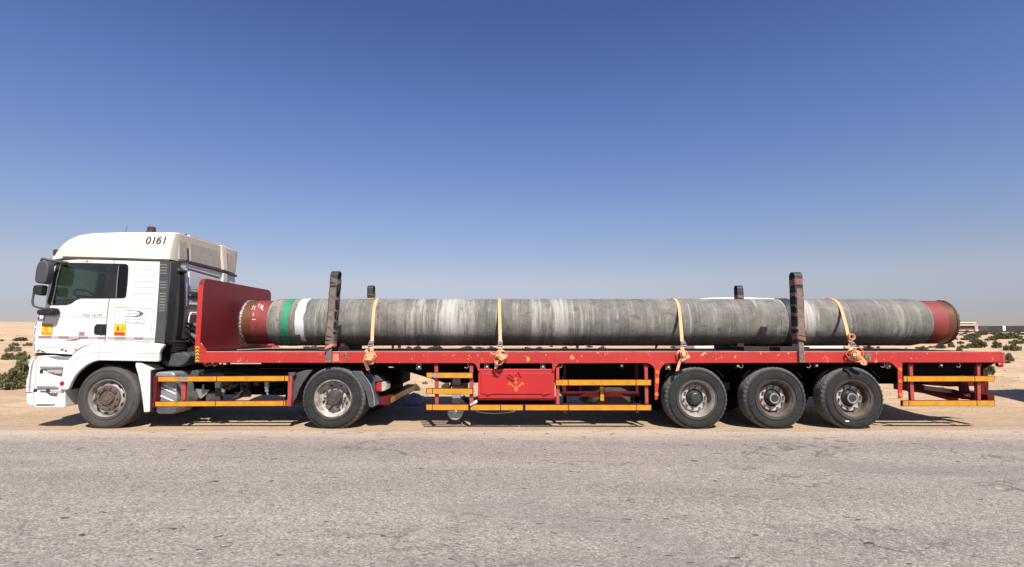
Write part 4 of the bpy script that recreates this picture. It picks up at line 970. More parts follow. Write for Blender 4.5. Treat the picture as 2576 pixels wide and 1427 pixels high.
seam('bumper_seam', Nn, [(372, 1075), (460, 1082)], .010, .055, 'inkgrey', bump_); seam('bumper_seam', Nn, [(366, 1160), (465, 1160)], .012, .055, 'seam', bump_)
MB().prism(PP(B, [(360, 448), (640, 455), (618, 488), (470, 482), (420, 470)], .055), .047, .06).build('upper_recess', 'silver', bump_)
for (v0, pts) in ((0, [(310, 598), (532, 600), (522, 678), (440, 660), (380, 640)]), (1, [(275, 838), (540, 842), (545, 860), (480, 868), (472, 906), (400, 896), (340, 858), (280, 856)])):
    over('step_recess_shade', B, pts, 'rimdark', parent=bump_)  # flat dark overlay paints the shade of the step recess
    m = MB()
    for i in range(4):
        for j in range(7):
            u_ = (360 if v0 == 0 else 395) + j * 26 + (i % 2) * 12; v_ = (600 if v0 == 0 else 835) + i * 13
            if u_ > 520 or (i == 3 and j < 3): continue
            p = P(B(u_, v_), .05); m.box(p[0] - .011, p[0] + .011, .044, .052, p[1] - .007, p[1] + .007)
    m.build('tread_studs', 'plate', bump_)
over('step_bar', B, [(288, 562), (535, 564), (540, 588), (300, 590), (284, 578)], 'silver', pr=.03, bevel=.008, parent=bump_)
over('step_bar', B, [(248, 782), (480, 788), (490, 808), (250, 810)], 'silver', pr=.03, bevel=.008, parent=bump_)
over('step_bar', B, [(240, 990), (448, 990), (440, 1006), (240, 1008)], 'rimdark', pr=.02, bevel=.006, parent=bump_)
over('step_plate', B, [(232, 1006), (450, 1006), (556, 1012), (556, 1022), (232, 1022)], 'white', pr=.016, bevel=.005, parent=bump_)
over('marker_socket', B, [(272, 602), (308, 600), (310, 642), (272, 644)], 'ink', parent=bump_)
over('lamp_gap', B, [(205, 816), (245, 816), (240, 852), (196, 852)], 'ink', parent=bump_); over('lamp_gap', B, [(345, 822), (385, 822), (385, 850), (345, 850)], 'ink', pr=.006, parent=bump_)
over('lower_patch', B, [(462, 870), (520, 862), (520, 1000), (470, 1000)], 'plate', parent=bump_)
# front of the cab: grille, lamps, plate, wipers
def band_front(z0, z1, c0, off, name, mat, n=5):
    rows = []
    for k in range(n):
        z = z0 + (z1 - z0) * k / (n - 1)
        for a, b in zip(fs[:-1], fs[1:]):
            if b[1] <= z <= a[1]: t = (a[1] - z) / (a[1] - b[1]); rows.append((a[0] + (b[0] - a[0]) * t, z)); break
    return shell(rows, c0, npl - c0, off).build(name, mat, TR, smooth=60, recalc=False)
gz0, gz1 = fs[-1][1] + .05, fs[8][1] - .12
band_front(gz0, gz1, 7, .006, 'grille', 'black')
for k in range(4): zz = gz0 + (gz1 - gz0) * (k + .5) / 4; band_front(zz - .012, zz + .012, 7, .012, 'grille_bar', 'silver', 2)
bfx = P(B(112, 800), .06)[0]
for ya, yb in ((.14, .58), (1.92, 2.36)): MB().box(bfx - .014, bfx + .05, ya, yb, .62, .82).build('headlamp', 'lampclear', bump_, bevel=.02)
MB().box(bfx - .012, bfx + .04, .66, 1.84, .50, .86).build('lower_grille', 'black', bump_, bevel=.015)
MB().box(bfx - .02, bfx + .03, .95, 1.55, .40, .49).build('number_plate', 'plate', bump_, bevel=.004)
for ya in (.55, 1.25): MB().tube([(fs[6][0] - .13, ya, fs[6][1] + .02), (fs[5][0] - .12, ya + .3, fs[5][1] + .10), (fs[4][0] - .13, ya + .55, fs[4][1] + .02)], .012, 6).build('wiper', 'ink', TR)
# wheel arch fender
fo_ = [(490, 825), (508, 720), (520, 660), (540, 590), (572, 520), (615, 460), (668, 405), (730, 360), (800, 325), (880, 302), (940, 293), (1010, 291), (1560, 300), (1665, 314), (1665, 335), (1640, 365), (1618, 410), (1614, 500), (1600, 513), (1400, 506), (930, 498), (860, 515), (790, 553), (722, 608), (665, 672), (625, 742), (600, 805), (580, 828)]
fen = MB().prism(PP(B, fo_, .02), .02, .085).build('wheel_arch', 'white', TR, bevel=.025, seg=3)
MB().prism(PP(B, fo_, .02), .0855, .44).build('arch_lining', 'dark', TR)
MB().prism(PP(B, fo_, .02), 2.415, 2.48).build('wheel_arch', 'white', TR, bevel=.025)
MB().prism(PP(B, fo_, .02), 2.06, 2.4145).build('arch_lining', 'dark', TR)
seam('arch_seam', B, [(985, 296), (955, 325), (940, 370), (930, 490)], .007, .02, 'softseam', fen)
seam('arch_seam', B, [(535, 760), (560, 660), (610, 560), (700, 470), (800, 425), (900, 405), (1590, 418)], .005, .02, 'softseam', fen)
rc = P(B(522, 756), .02); MB().lathe([(0, -.018), (.03, -.016), (.037, -.006), (.038, .004)], (rc[0], .02, rc[1]), 24).build('side_reflector', 'lampred', fen)
MB().prism(PP(B, [(1345, 524), (1410, 528), (1470, 560), (1530, 600), (1512, 622), (1504, 1080), (1440, 1086), (1425, 950), (1402, 790), (1372, 655), (1345, 565)], .03), .03, .38).build('rear_mudflap', 'white', TR, bevel=.018)
MB().prism(PP(B, [(1506, 600), (1545, 605), (1535, 1070), (1506, 1078)], .06), .05, .36).build('mudflap_edge', 'black', TR)
m = MB().prism(PP(B, [(640, 480), (1640, 480), (1640, 600), (1560, 640), (1530, 1000), (1505, 1000), (1500, 620), (1340, 560), (930, 530), (800, 580), (700, 680), (640, 840), (565, 990), (556, 1000), (556, 700)], .5), .46, .52); m.build('arch_liner', 'dark', TR)

# wheels
cf = (fx, .06, .5); cr2 = (rx_, .03, .5)
w1 = steer_wheel(TR, cf); mirror_wheel(w1, TR, fx, 2.44, .5)
w2 = dish_wheel(TR, cr2); it1 = inner_tyre(TR, (rx_, .36, .5)); mirror_wheel(w2, TR, rx_, 2.47, .5)
i2 = it1.copy(); col.objects.link(i2); i2.parent = TR; i2.location = Vector((rx_, 1.87, .5)) - world_of(TR)
MB().cyl((fx, .25, .5), (fx, 2.3, .5), .07, 14).build('axle', 'dark', TR); m = MB().cyl((rx_, .3, .5), (rx_, 2.2, .5), .09, 14); m.lathe([(0, -.2), (.2, -.12), (.26, 0), (.2, .12), (0, .2)], (rx_, 1.25, .5), 20, 'x'); m.build('axle', 'dark', TR)
# chassis rails and machinery
xe = P(E(1350, 830), .1)[0] + .03; xb = P((80, 950), .6)[0]
m = MB()
for y in (.78, 1.66): m.box(fs[-1][0] + .3, xe, y, y + .07, .62, .88); m.box(fs[-1][0] + .3, xe, y - .03, y + .1, .865, .88)
for x in (fx - .6, fx + .9, fx + 1.8, fx + 2.7, rx_ + .4, rx_ + .85): m.box(x, x + .12, .84, 1.67, .66, .84)
m.build('chassis_rail', 'dark', TR, bevel=.006)
m = MB().box(fx - .35, fx + .9, .85, 1.65, .55, 1.0); m.box(fx + .9, fx + 1.9, 1.05, 1.5, .5, .9); m.build('gearbox', 'dark', TR, bevel=.05)
MB().box(fx + .75, rx_ - .75, 1.78, 2.36, .36, .95).build('fuel_tank', 'dark', TR, bevel=.08, seg=3)
MB().box(rx_ - 1.2, rx_ - .7, .95, 1.55, .32, .9).build('suspension_crossmember', 'dark', TR, bevel=.03)
MB().cyl((fx + 1.7, 1.25, .68), (rx_ - .2, 1.25, .55), .055, 14).build('prop_shaft', 'grease', TR)
xg0, xg1 = P(Cc(470, 600), .6)[0], P(Cc(1650, 600), .6)[0]
m = MB()
for i in range(9):
    z = .80 + .018 * (i % 4); m.tube([(xg0 - .4 + .1 * i, .5 + .02 * i, z + .06), (xg0 + .6, .52 + .03 * i, z + .10), (xg0 + 1.5, .5 + .03 * i, z + .03), (xg1 + .3, .55 + .03 * i, z + .05)], .012, 6)
m.build('air_lines', 'black', TR)
m = MB().prism(rrect(P(Cc(440, 600), .55)[0], P(Cc(620, 600), .55)[0], .80, .93, .05), .5, .75); m.prism(rrect(P(Cc(625, 600), .55)[0], P(Cc(900, 600), .55)[0], .80, .92, .03), .55, .8); m.build('tank_top', 'rubber', TR, bevel=.01)
p_ = lambda u, v, y=.5: P(Cc(u, v), y)
MB().prism(PP(Cc, [(570, 790), (640, 800), (650, 740), (665, 740), (665, 800), (730, 800), (690, 860), (630, 905), (605, 890)], .45), .44, .46).build('hanger_bracket', 'silver', TR)
m = MB()
for (u, v, r) in ((540, 890, .11), (770, 900, .13)):
    q = p_(u, v); m.lathe([(0, -.1), (r * .8, -.09), (r, -.05), (r, .05), (r * .8, .09), (0, .1)], (q[0], .55, q[1]), 26)
m.build('brake_chamber', 'grease', TR)
MB().prism(PP(Cc, [(803, 712), (860, 715), (858, 925), (808, 925)], .25), .22, .30).build('guard_bracket', 'grease', TR)
MB().prism(PP(Cc, [(840, 860), (880, 790), (908, 815), (895, 870), (850, 880)], .3), .28, .32).build('bracket_plate', 'silver', TR)
m = MB(); q = p_(1405, 770, .4); m.cyl((q[0], .4, q[1] + .09), (q[0], .4, q[1] - .02), .045, 14); m.cyl((q[0], .4, q[1] - .03), (q[0], .4, q[1] - .08), .033, 12); m.cyl((q[0], .4, q[1] - .08), (q[0] + .02, .4, q[1] - .13), .016, 8); m.build('air_dryer', 'silver', TR)
m = MB(); rn = random.Random(9)
for k in range(14):
    q = p_(rn.uniform(940, 1330), rn.uniform(720, 900), rn.uniform(.45, .7)); s_ = rn.uniform(.02, .06); m.box(q[0] - s_, q[0] + s_, .5, .5 + s_ * 2, q[1] - s_ * .8, q[1] + s_)
m.tube([(p_(1120, 720)[0], .45, p_(1120, 720)[1]), (p_(1150, 800)[0], .42, p_(1150, 800)[1]), (p_(1090, 860)[0], .45, p_(1090, 860)[1]), (p_(1030, 900)[0], .46, p_(1030, 900)[1])], .02, 8)
m.build('valve_block', 'grease', TR, bevel=.008)
m = MB()
for r_ in (rrect(p_(1460, 860, .6)[0], p_(1625, 860, .6)[0], p_(0, 870, .6)[1], p_(0, 770, .6)[1], .07),): m.prism(r_, .6, .9)
m.build('air_tank', 'dark', TR, bevel=.03)
# silver battery and silencer box at the front of the guard
bx = MB().prism(PP(Cc, [(90, 620), (120, 592), (290, 590), (325, 615), (330, 700), (350, 760), (352, 930), (335, 1060), (300, 1085), (130, 1085), (100, 1060), (95, 900)], .14), .12, .62).build('silencer_box', 'silver', TR, bevel=.03, seg=3)
for pts in ([(135, 762), (335, 855)], [(128, 862), (320, 945)], [(200, 745), (340, 805)]):
    MB().prism(strip(PP(Cc, pts, .12), .022), .108, .125).build('box_rib', 'plate', bx, bevel=.004)
MB().prism(PP(Cc, [(308, 755), (322, 757), (318, 812), (310, 828), (302, 790)], .12), .112, .122).build('red_mark', 'stk_red', bx)
# side guard
def rail(cr, pts, root, name='guard_rail', y=0.0, dy=.045, pair=True):
    o = MB().prism(PP(cr, pts, y), y, y + dy).build(name, 'darkred', root, bevel=.004)
    (x0, z0), (x1, z1) = P(cr(*pts[0]), y), P(cr(*pts[2]), y); ps = PP(cr, pts, y)
    cx_ = sum(p[0] for p in ps) / 4; cz_ = sum(p[1] for p in ps) / 4
    q = [(cx_ + (x - cx_) * (1 - .012 / abs(x - cx_)), cz_ + (z - cz_) * .86) for x, z in ps]
    MB().prism(q, y - .003, y + .001).build('reflective_tape', 'tape', o, smooth=0); return o
rail(Cc, [(118, 646), (1665, 636), (1665, 702), (118, 710)], TR); rail(Cc, [(82, 940), (1628, 928), (1628, 994), (84, 1002)], TR)
MB().prism(PP(Cc, [(350, 648), (470, 647), (470, 688), (350, 690)], 0), -.006, -.002).build('bare_patch', 'silver', TR, smooth=0)
MB().prism(PP(Cc, [(62, 645), (120, 645), (120, 715), (108, 720), (100, 930), (85, 945), (85, 1012), (48, 1018), (58, 900)], .005), .004, .35).build('guard_frame', 'darkred', TR, bevel=.005)
MB().prism(PP(Cc, [(1662, 640), (1700, 640), (1690, 900), (1682, 998), (1626, 992), (1630, 925), (1644, 915), (1650, 705)], .005), .004, .10).build('guard_frame', 'guard', TR, bevel=.005)
MB().prism(PP(Cc, [(1655, 600), (1733, 598), (1730, 632), (1700, 645), (1660, 640)], .02), .015, .1).build('guard_cap', 'grease', TR, bevel=.004)
MB().prism(PP(Cc, [(390, 712), (442, 712), (438, 928), (392, 930)], .04), .045, .10).build('guard_post', 'guard', TR, bevel=.004)
# rear mudguards
mg = MB().prism(PP(E, [(120, 448), (290, 390), (398, 386), (335, 460), (262, 562), (205, 662), (165, 780), (90, 890), (78, 905), (86, 780), (100, 600), (112, 500)], .10), .10, .62).build('mudguard', 'rubber', TR, bevel=.012)
q = P(E(155, 485), .1); MB().cyl((q[0], .09, q[1]), (q[0], .11, q[1]), .025, 14).build('guard_hole', 'ink', mg)
mg = MB().prism(PP(E, [(945, 405), (1080, 405), (1150, 480), (1210, 570), (1262, 680), (1300, 780), (1345, 880), (1285, 905), (1235, 930), (1190, 905), (1170, 790), (1135, 690), (1080, 590), (1020, 500)], .06), .06, .62).build('mudguard', 'rubber', TR, bevel=.015)
MB().prism(strip(PP(E, [(1085, 415), (1160, 500), (1225, 610), (1265, 740), (1280, 895)], .055), .012), .048, .062).build('guard_lip', 'inkgrey', mg)
MB().prism(PP(E, [(1130, 425), (1250, 445), (1330, 470), (1395, 530), (1400, 550), (1290, 560), (1300, 700), (1345, 840), (1300, 880), (1200, 560)], .2), .16, .60).build('lamp_carrier', 'rubber', TR, bevel=.02)
tl = MB().prism(PP(E, [(1296, 572), (1372, 556), (1372, 700), (1292, 696)], .15), .15, .5).build('tail_lamp', 'lampred', TR, bevel=.015)
MB().prism(PP(E, [(1374, 560), (1420, 550), (1446, 590), (1440, 680), (1374, 700)], .18), .17, .48).build('lens_side', 'lampclear', tl, bevel=.015)
# rear cross beam with amber tape
bxr = P(E(1350, 830), .1)[0]
m = MB().box(bxr, bxr + .16, .10, 2.40, P(E(1350, 888), .1)[1], P(E(1350, 772), .1)[1]); rb = m.build('rear_beam', 'darkred', TR, bevel=.006)
MB().box(bxr + .16, bxr + .164, .22, 2.36, P(E(1350, 872), .1)[1], P(E(1350, 788), .1)[1]).build('reflective_tape', 'tape', rb)
# tail of the frame, fifth wheel
m = MB().prism([(xe - .9, .86), (xe - .05, .90), (xe + .02, .84), (xe + .02, .62), (xe - .9, .62)], .45, 2.05); m.box(xe - .2, xe - .05, .4, 2.1, .45, .74); m.build('frame_tail', 'dark', TR, bevel=.01)
xq = P((870, 915), 1.0)[0]
m = MB().lathe([(0, .0), (.5, 0), (.5, .035), (0, .035)], (xq, 1.25, .985), 40, 'z'); m.box(xq - .3, xq + .3, .75, 1.75, .87, .985); m.prism([(xq + .1, 1.0), (xq + .95, .88), (xq + .95, .86), (xq + .1, .94)], .95, 1.1); m.prism([(xq + .1, 1.0), (xq + .95, .88), (xq + .95, .86), (xq + .1, .94)], 1.4, 1.55)
m.build('fifth_wheel', 'dark', TR, bevel=.008)

# ---------------------------------------------------------------- flatbed trailer
TL = thing('flatbed_trailer', (3.6, 1.25, 0), 'long red three axle flatbed trailer with amber side guards, carrying the pipe', 'trailer')
ZD = P((1288, 886), 0)[1]; ZB = P(F(400, 289), 0)[1]
XL = P(Cc(592, 300), 0)[0]; XR = P(J(1648, 400), 0)[0]
W = 2.5
# side rail of the deck with its downward support flares, one cut plate
def pf(cr, *pts): return PP(cr, pts, 0)
lowedge = pf(Cc, (590, 480)) + pf(Cc, (1000, 480), (2000, 484)) + pf(F, (0, 290), (800, 289), (820, 297), (840, 315), (858, 345), (866, 372), (868, 400), (898, 402), (898, 291)) \
    + pf(F, (1930, 291), (1932, 402), (1962, 404), (1972, 365), (1985, 335), (2010, 308), (2040, 292)) \
    + pf(G, (1480, 288), (1515, 300), (1548, 322), (1575, 352), (1588, 385), (1590, 800), (1592, 818), (1626, 806), (1638, 670), (1650, 480), (1662, 395), (1680, 358), (1705, 325), (1735, 302), (1770, 290)) \
    + pf(J, (112, 405), (140, 416), (165, 435), (228, 497), (232, 600), (238, 903), (290, 886), (291, 406), (1648, 405))
plate_ = [(XL, ZD - .002)] + lowedge + [(XR, ZD - .002)]
sr = MB().prism(plate_, 0, .012); sr.box(XL, XR, .0125, .075, ZD - .022, ZD - .004); sr.box(XL, XR, .0125, .07, ZB + .001, ZB + .012)
sr.build('side_rail', 'red', TL, smooth=0)
MB().box(XL + .02, XR + .005, -.002, .09, ZD - .0015, ZD + .009).build('rail_cap', 'cap', TL, bevel=.003)
sr = MB(); sr.box(XL, XR, W - .012, W, ZB, ZD - .006)
for cr, u0, u1, v in ((G, 1590, 1650, 810), (J, 232, 291, 895)): sr.box(P(cr(u0, v), 0)[0], P(cr(u1, v), 0)[0], W - .011, W - .001, P(cr(u0, v), 0)[1], ZB)
sr.build('side_rail', 'red', TL, smooth=0)
MB().box(XL + .05, XR - .01, .091, W - .091, ZD - .045, ZD + .001).build('deck', 'deckwood', TL)
m = MB(); m.box(XR + .001, XR + .055, .0, W, ZB, ZD - .003); m.build('end_beam', 'guard', TL, bevel=.012)
m = MB(); x = XL + .4
while x < XR - .2: m.box(x, x + .07, .08, W - .08, ZB + .02, ZD - .046); x += .62
m.build('cross_members', 'dark', TL)
# main beams: shallow over the coupling, deep behind the swan neck
zg = P((1000, 922), .75)[1]; zm = P((1300, 962), .75)[1]
xk0, xk1 = P((985, 922), .75)[0], P((1115, 960), .75)[0]; xt = P(J(1400, 500), .75)[0]
prof = [(XL + .5, ZD - .05), (XR - .12, ZD - .05), (XR - .12, ZB - .06), (XR - .75, zm - .02), (xk1, zm), (xk0, zg), (XL + .8, zg)]
m = MB()
for y in (.72, 1.66): m.prism(prof, y, y + .02); 
for y in (.66, 1.6): m.prism([(xk1, zm), (XR - .75, zm - .02), (XR - .75, zm - .005), (xk1, zm + .015)], y, y + .14); m.prism([(XL + .8, zg), (xk0, zg), (xk0, zg + .015), (XL + .8, zg + .015)], y, y + .14)
m.build('main_beam', 'dark', TL)
m = MB().box(XL + .9, xk0 - .3, .3, 2.2, zg - .02, zg - .005); m.build('coupling_plate', 'darkred', TL)

# headboard
hx = P(A(1990, 900), 0)[0]; ht = P(A(2030, 612), 0)[1]; 
hb0 = ZD + .012
pb = [(0.0, hb0)] + [(W, hb0)] + arc(W - .13, ht - .13, .13, 0, 90, 6)[0:] + arc(.13, ht - .13, .13, 90, 180, 6)
m = MB().prism(pb, hx - .035, hx + .045, 'x'); hbd = m.build('headboard', 'redboard', TL, bevel=.006)
MB().prism([(0.0, hb0), (-.006, hb0), (-.006, ht - .15), (0.0, ht - .12)], hx - .036, hx + .048, 'x').build('edge_face', 'red', hbd)  # brighter rail red paints the sunlit edge of the board
MB().box(hx + .045, hx + .13, .05, W - .03, ZD + .012, ZD + .06).build('foot_angle', 'redboard', hbd, bevel=.004)
MB().prism([(hx + .045, hb0), (hx + .30, hb0), (hx + .045, hb0 + .3)], W - .05, W - .035).build('gusset', 'guard', hbd)
gs = MB().prism(PP(Cc, [(590, 250), (622, 250), (640, 275), (668, 318), (682, 345), (690, 365), (592, 365)], 0), -.004, .03).build('corner_gusset', 'red', TL)
MB().prism(PP(Cc, [(568, 290), (610, 290), (608, 475), (564, 475)], 0), -.012, -.005).build('hazard_tape', 'yellow', gs, smooth=0)
m = MB()
for k in range(5):
    v = 300 + k * 40; m.prism(PP(Cc, [(569, v + 22), (589, v + 2), (610, v + 22), (610, v + 38), (589, v + 18), (568, v + 38)], 0), -.0145, -.0125)
m.build('hazard_chevrons', 'ink', gs, smooth=0)
# worn fittings on the side rail
for cr, pts in ((D, [(1300, 1100), (1365, 1100), (1370, 1190), (1290, 1195)]),):
    MB().prism(PP(cr, pts, 0), -.003, .0).build('scraped_patch', 'strap2', TL, smooth=0)
m = MB()
for cr, u, v in ((D, 1436, 1114), (D, 1470, 1158), (D, 1222, 1140), (I, 1265, 195), (I, 1318, 228)):
    x, z = P(cr(u, v), 0); m.cyl((x, -.008, z), (x, .003, z), .030, 16)
m.build('bolt_boss', 'stake', TL)
m = MB()
for cr, u, v in ((D, 1436, 1114), (D, 1470, 1158), (D, 1222, 1140), (I, 1265, 195), (I, 1318, 228)):
    x, z = P(cr(u, v), 0); m.cyl((x, -.011, z), (x, -.007, z), .015, 12)
m.build('bolt_hole', 'ink', TL)
MB().prism(PP(I, [(1290, 165), (1320, 148), (1365, 148), (1360, 240), (1335, 265), (1290, 250)], 0), -.004, 0).build('rust_plate', 'stake', TL, smooth=0)
MB().prism(PP(F, [(1568, 200), (1592, 210), (1608, 215), (1600, 262), (1575, 268), (1566, 245)], 0), -.0025, 0).build('yellow_mark', 'yellow', TL, smooth=0)
for cr, u, v in ((F, 733, 232), (F, 866, 182), (F, 745, 186), (G, 548, 192), (J, 410, 352), (F, 1840, 178)):
    x, z = P(cr(u, v), 0); MB().lathe([(0, -.0022), (.012, -.0022), (.014, 0)], (x, 0, z), 9).build('paint_chip', 'flower', TL, smooth=0)
# marker lamps under the rail
for i, (cr, u, v, s_) in enumerate([(F, 35, 345, 1), (F, 1000, 340, 1), (F, 1798, 340, 1), (G, 1117, 325, .8), (G, 1780, 347, 1), (H, 1343, 328, .9), (I, 585, 322, .8), (I, 1622, 330, 1), (J, 812, 445, .9)]):
    x, z = P(cr(u, v), .06); b_ = MB().box(x - .05, x + .04, .06, .09, z - .045, ZB + .012).build('marker_lamp', 'rimdark' if s_ == 1 else 'dark', TL, bevel=.004)
    MB().lathe([(0, -.022), (.014, -.02), (.023, -.008), (.024, .002)], (x, .058, z), 18).build('lens', 'lampgreen', b_)
m = MB()
for cr, u, v in ((F, 722, 325), (F, 2055, 315), (I, 485, 320), (I, 1545, 312), (J, 1060, 440), (H, 1400, 320), (G, 255, 318)):
    x, z = P(cr(u, v), .05); m.tube([(x, .05, z + .05), (x + .02, .05, z - .02), (x - .01, .05, z - .045), (x - .05, .05, z - .03)], .007, 6)
m.build('rope_hooks', 'silver', TL)
# amber reflectors on the two long flares
for cr, u, v in ((G, 1622, 424), (G, 1620, 560), (G, 1612, 738), (J, 258, 506), (J, 262, 665), (J, 270, 848)):
    x, z = P(cr(u, v), 0); MB().lathe([(0, -.010), (.030, -.009), (.035, -.003), (.035, .001)], (x, 0, z), 20).build('side_reflector', 'amber', TL)
# side guards
for cr, pts in ((F, [(135, 425), (805, 425), (805, 508), (135, 504)]), (F, [(131, 650), (803, 650), (803, 736), (131, 732)]), (F, [(128, 876), (742, 880), (742, 966), (128, 962)]), (F, [(758, 880), (1520, 882), (1520, 966), (758, 966)]), (G, [(-262, 882), (1544, 882), (1544, 966), (-262, 966)]),
                (G, [(172, 525), (1542, 525), (1542, 610), (172, 612)]), (J, [(298, 592), (1545, 592), (1540, 668), (300, 672)]), (J, [(290, 924), (1545, 920), (1540, 1002), (290, 1002)])):
    rail(cr, pts, TL)
MB().prism(PP(F, [(215, 448), (315, 448), (313, 478), (213, 478)], 0), -.006, -.002).build('bare_patch', 'silver', TL, smooth=0)
for cr, pts in ((F, [(250, 292), (303, 292), (310, 880), (260, 880)]), (F, [(752, 292), (804, 292), (806, 880), (752, 880)]), (F, [(1985, 322), (2028, 325), (2035, 880), (1985, 880)]),
                (G, [(1440, 322), (1488, 325), (1500, 870), (1452, 872)]), (J, [(386, 435), (432, 437), (458, 925), (408, 925)]), (J, [(1303, 435), (1347, 437), (1355, 925), (1312, 925)])):
    MB().prism(PP(cr, pts, .046), .046, .105).build('guard_post', 'guard', TL, bevel=.005)
    x, z = P(cr(pts[0][0] + 24, pts[0][1] + 10), .04); MB().box(x - .045, x + .045, .04, .11, z - .02, ZB - .001).build('post_bracket', 'darkred', TL, bevel=.003)
# tool box with painted flower
tb = MB().prism(PP(F, [(875, 372), (1965, 375), (1965, 800), (872, 798)], .03), .03, .62).build('toolbox', 'redbox', TL, bevel=.012)
lid = MB().prism(PP(F, [(920, 428), (1908, 428), (1912, 730), (918, 728)], .03), .012, .029).build('lid', 'redbox', tb, bevel=.006)
m = MB().prism(PP(F, [(916, 424), (1912, 424), (1916, 734), (914, 732)], .03), .026, .031); m.build('lid_gap', 'seam', tb)
for u in (1025, 1825): MB().prism(PP(F, [(u - 42, 735), (u - 20, 718), (u + 38, 712), (u + 38, 735), (u - 40, 745)], .02), .004, .028).build('hinge', 'redbox', tb, bevel=.004)
lt = MB().prism(strip(PP(F, [(1285, 470), (1385, 530)], .0), .030), -.012, .012); lt.prism(strip(PP(F, [(1455, 405), (1490, 480)], 0), .034), -.012, .012); lt.prism(strip(PP(F, [(1310, 445), (1385, 492)], 0), .008), -.008, .012); lt.prism(strip(PP(F, [(1422, 440), (1428, 512)], 0), .008), -.008, .012)
lt.build('latch', 'redbox', tb, bevel=.003)
m = MB()
for (u, v, r) in ((1412, 510, 18), (1412, 565, 17), (1328, 582, 17), (1308, 590, 10), (1500, 580, 17), (1522, 588, 10), (1466, 608, 13), (1363, 610, 11), (1412, 672, 15), (1415, 690, 11), (1392, 660, 9), (1436, 660, 9), (1398, 505, 10), (1426, 505, 10)):
    x, z = P(F(u, v), .012); m.prism(arc(x, z, r * .1767 / 151, 0, 360, 9)[:-1], .008, .0115)
for pts in ([(1412, 600), (1414, 650)], [(1340, 595), (1380, 622), (1408, 650)], [(1490, 592), (1450, 625), (1420, 650)]): m.prism(strip(PP(F, pts, .012), .010), .0085, .0117)
m.build('flower_emblem', 'flower', tb, smooth=0)
MB().prism(PP(F, [(848, 800), (1975, 800), (1975, 818), (830, 815)], .03), .015, .6).build('toolbox_bearer', 'darkred', TL)
MB().prism(PP(F, [(850, 822), (1975, 822), (1975, 872), (850, 872)], .10), .08, .16).build('toolbox_beam', 'dark', TL)
m = MB().tube([(*P(F(u, v), .15)[:1], .15, P(F(u, v), .15)[1]) for u, v in ((850, 978), (960, 996), (1100, 1004), (1250, 996), (1400, 976))], .012, 6); m.build('brake_hose', 'silver', TL)
# landing legs
for y in (.42, 1.95):
    x0, x1 = P(F(505, 700), .42)[0], P(F(622, 700), .42)[0]
    lg_ = MB().box(x0, x1, y, y + .13, P(F(500, 865), .42)[1], P(F(500, 500), .42)[1]).build('landing_leg', 'inkgrey', TL, bevel=.01)
    MB().box(x0 - .01, x1 + .01, y - .01, y + .14, P(F(500, 635), .42)[1], P(F(500, 600), .42)[1]).build('leg_collar', 'rimdark', lg_, bevel=.005)
    xc, zc = P(F(552, 985), .42); rr_ = abs(P(F(662, 985), .42)[0] - xc)
    MB().prism([(xc - rr_, zc)] + arc(xc, zc, rr_, 180, 360, 16, .135)[1:], y - .06, y + .19).build('foot', 'silver', lg_, bevel=.01)
    MB().cyl((xc, y - .07, zc - .005), (xc, y + .2, zc - .005), .022, 12).build('foot_pin', 'plate', lg_)
m = MB().cyl((x0 + .08, .5, .62), (x0 + .08, 1.95, .62), .022, 10)
a_, b_ = P(F(650, 765), .42), P(F(745, 860), .42); m.prism(strip([a_, b_], .07), .43, .45); a_, b_ = P(F(500, 560), .42), P(F(440, 740), .42); m.prism(strip([a_, b_], .03), .45, .47); m.build('leg_brace', 'dark', TL)
q = P(F(830, 848), -.02); m = MB().tube([(P(F(765, 888), -.03)[0], -.03, P(F(765, 888), -.03)[1]), (P(F(800, 868), -.03)[0], -.03, P(F(800, 868), -.03)[1]), (P(F(822, 855), 0)[0], .0, P(F(822, 855), 0)[1])], [.012, .012, .014], 8); m.cyl((P(F(815, 860), 0)[0], -.01, P(F(815, 860), 0)[1]), (P(F(850, 838), 0)[0], .03, P(F(850, 838), 0)[1]), .026, 12); m.build('crank_handle', 'plate', TL)
# spare wheel lying flat in its carrier
sx_, sz_ = P(G(905, 740), .9)[0], P(G(905, 755), .5)[1]
sp = MB().lathe([(.30, -.15), (.40, -.17), (.47, -.165), (.515, -.13), (.52, 0), (.515, .13), (.47, .165), (.40, .17), (.30, .15)], (sx_, .85, sz_ + .02), 72, 'z', True).build('spare_wheel', 'tyre', TL, origin=(sx_, .85, sz_ + .02))
MB().lathe([(.30, -.13), (.29, -.02), (.1, .0), (0, .0)], (sx_, .85, sz_ + .02), 40, 'z').build('rim', 'rimdark', sp, origin=(sx_, .85, sz_ + .02))
xa, xb_ = P(G(272, 730), .25)[0], P(G(1380, 730), .25)[0]; za, zb2 = P(G(300, 765), .25)[1], P(G(300, 692), .25)[1]
m = MB().box(xa, xb_, .25, .27, za, zb2); m.box(xa, xb_, 1.5, 1.52, za, zb2); m.box(xa, xa + .05, .27, 1.5, za, za + .05); m.box(xb_ - .05, xb_, .27, 1.5, za, za + .05)
for x in (xa + .02, xb_ - .07): m.box(x, x + .05, .26, .32, zb2 - .2, ZB); m.box(x, x + .05, .26, .32, za - .28, zb2)
sc_ = m.build('spare_carrier', 'darkred', TL)
MB().prism(PP(G, [(490, 768), (560, 735), (640, 712), (740, 700), (830, 696), (920, 698), (1020, 708), (1120, 730), (1200, 768)], .235), .225, .249).build('carrier_hoop', 'redbox', sc_)
cb_ = MB().prism(PP(G, [(806, 660), (858, 660), (870, 690), (868, 845), (802, 835)], .2), .14, .224).build('carrier_clamp', 'darkred', sc_, bevel=.004)
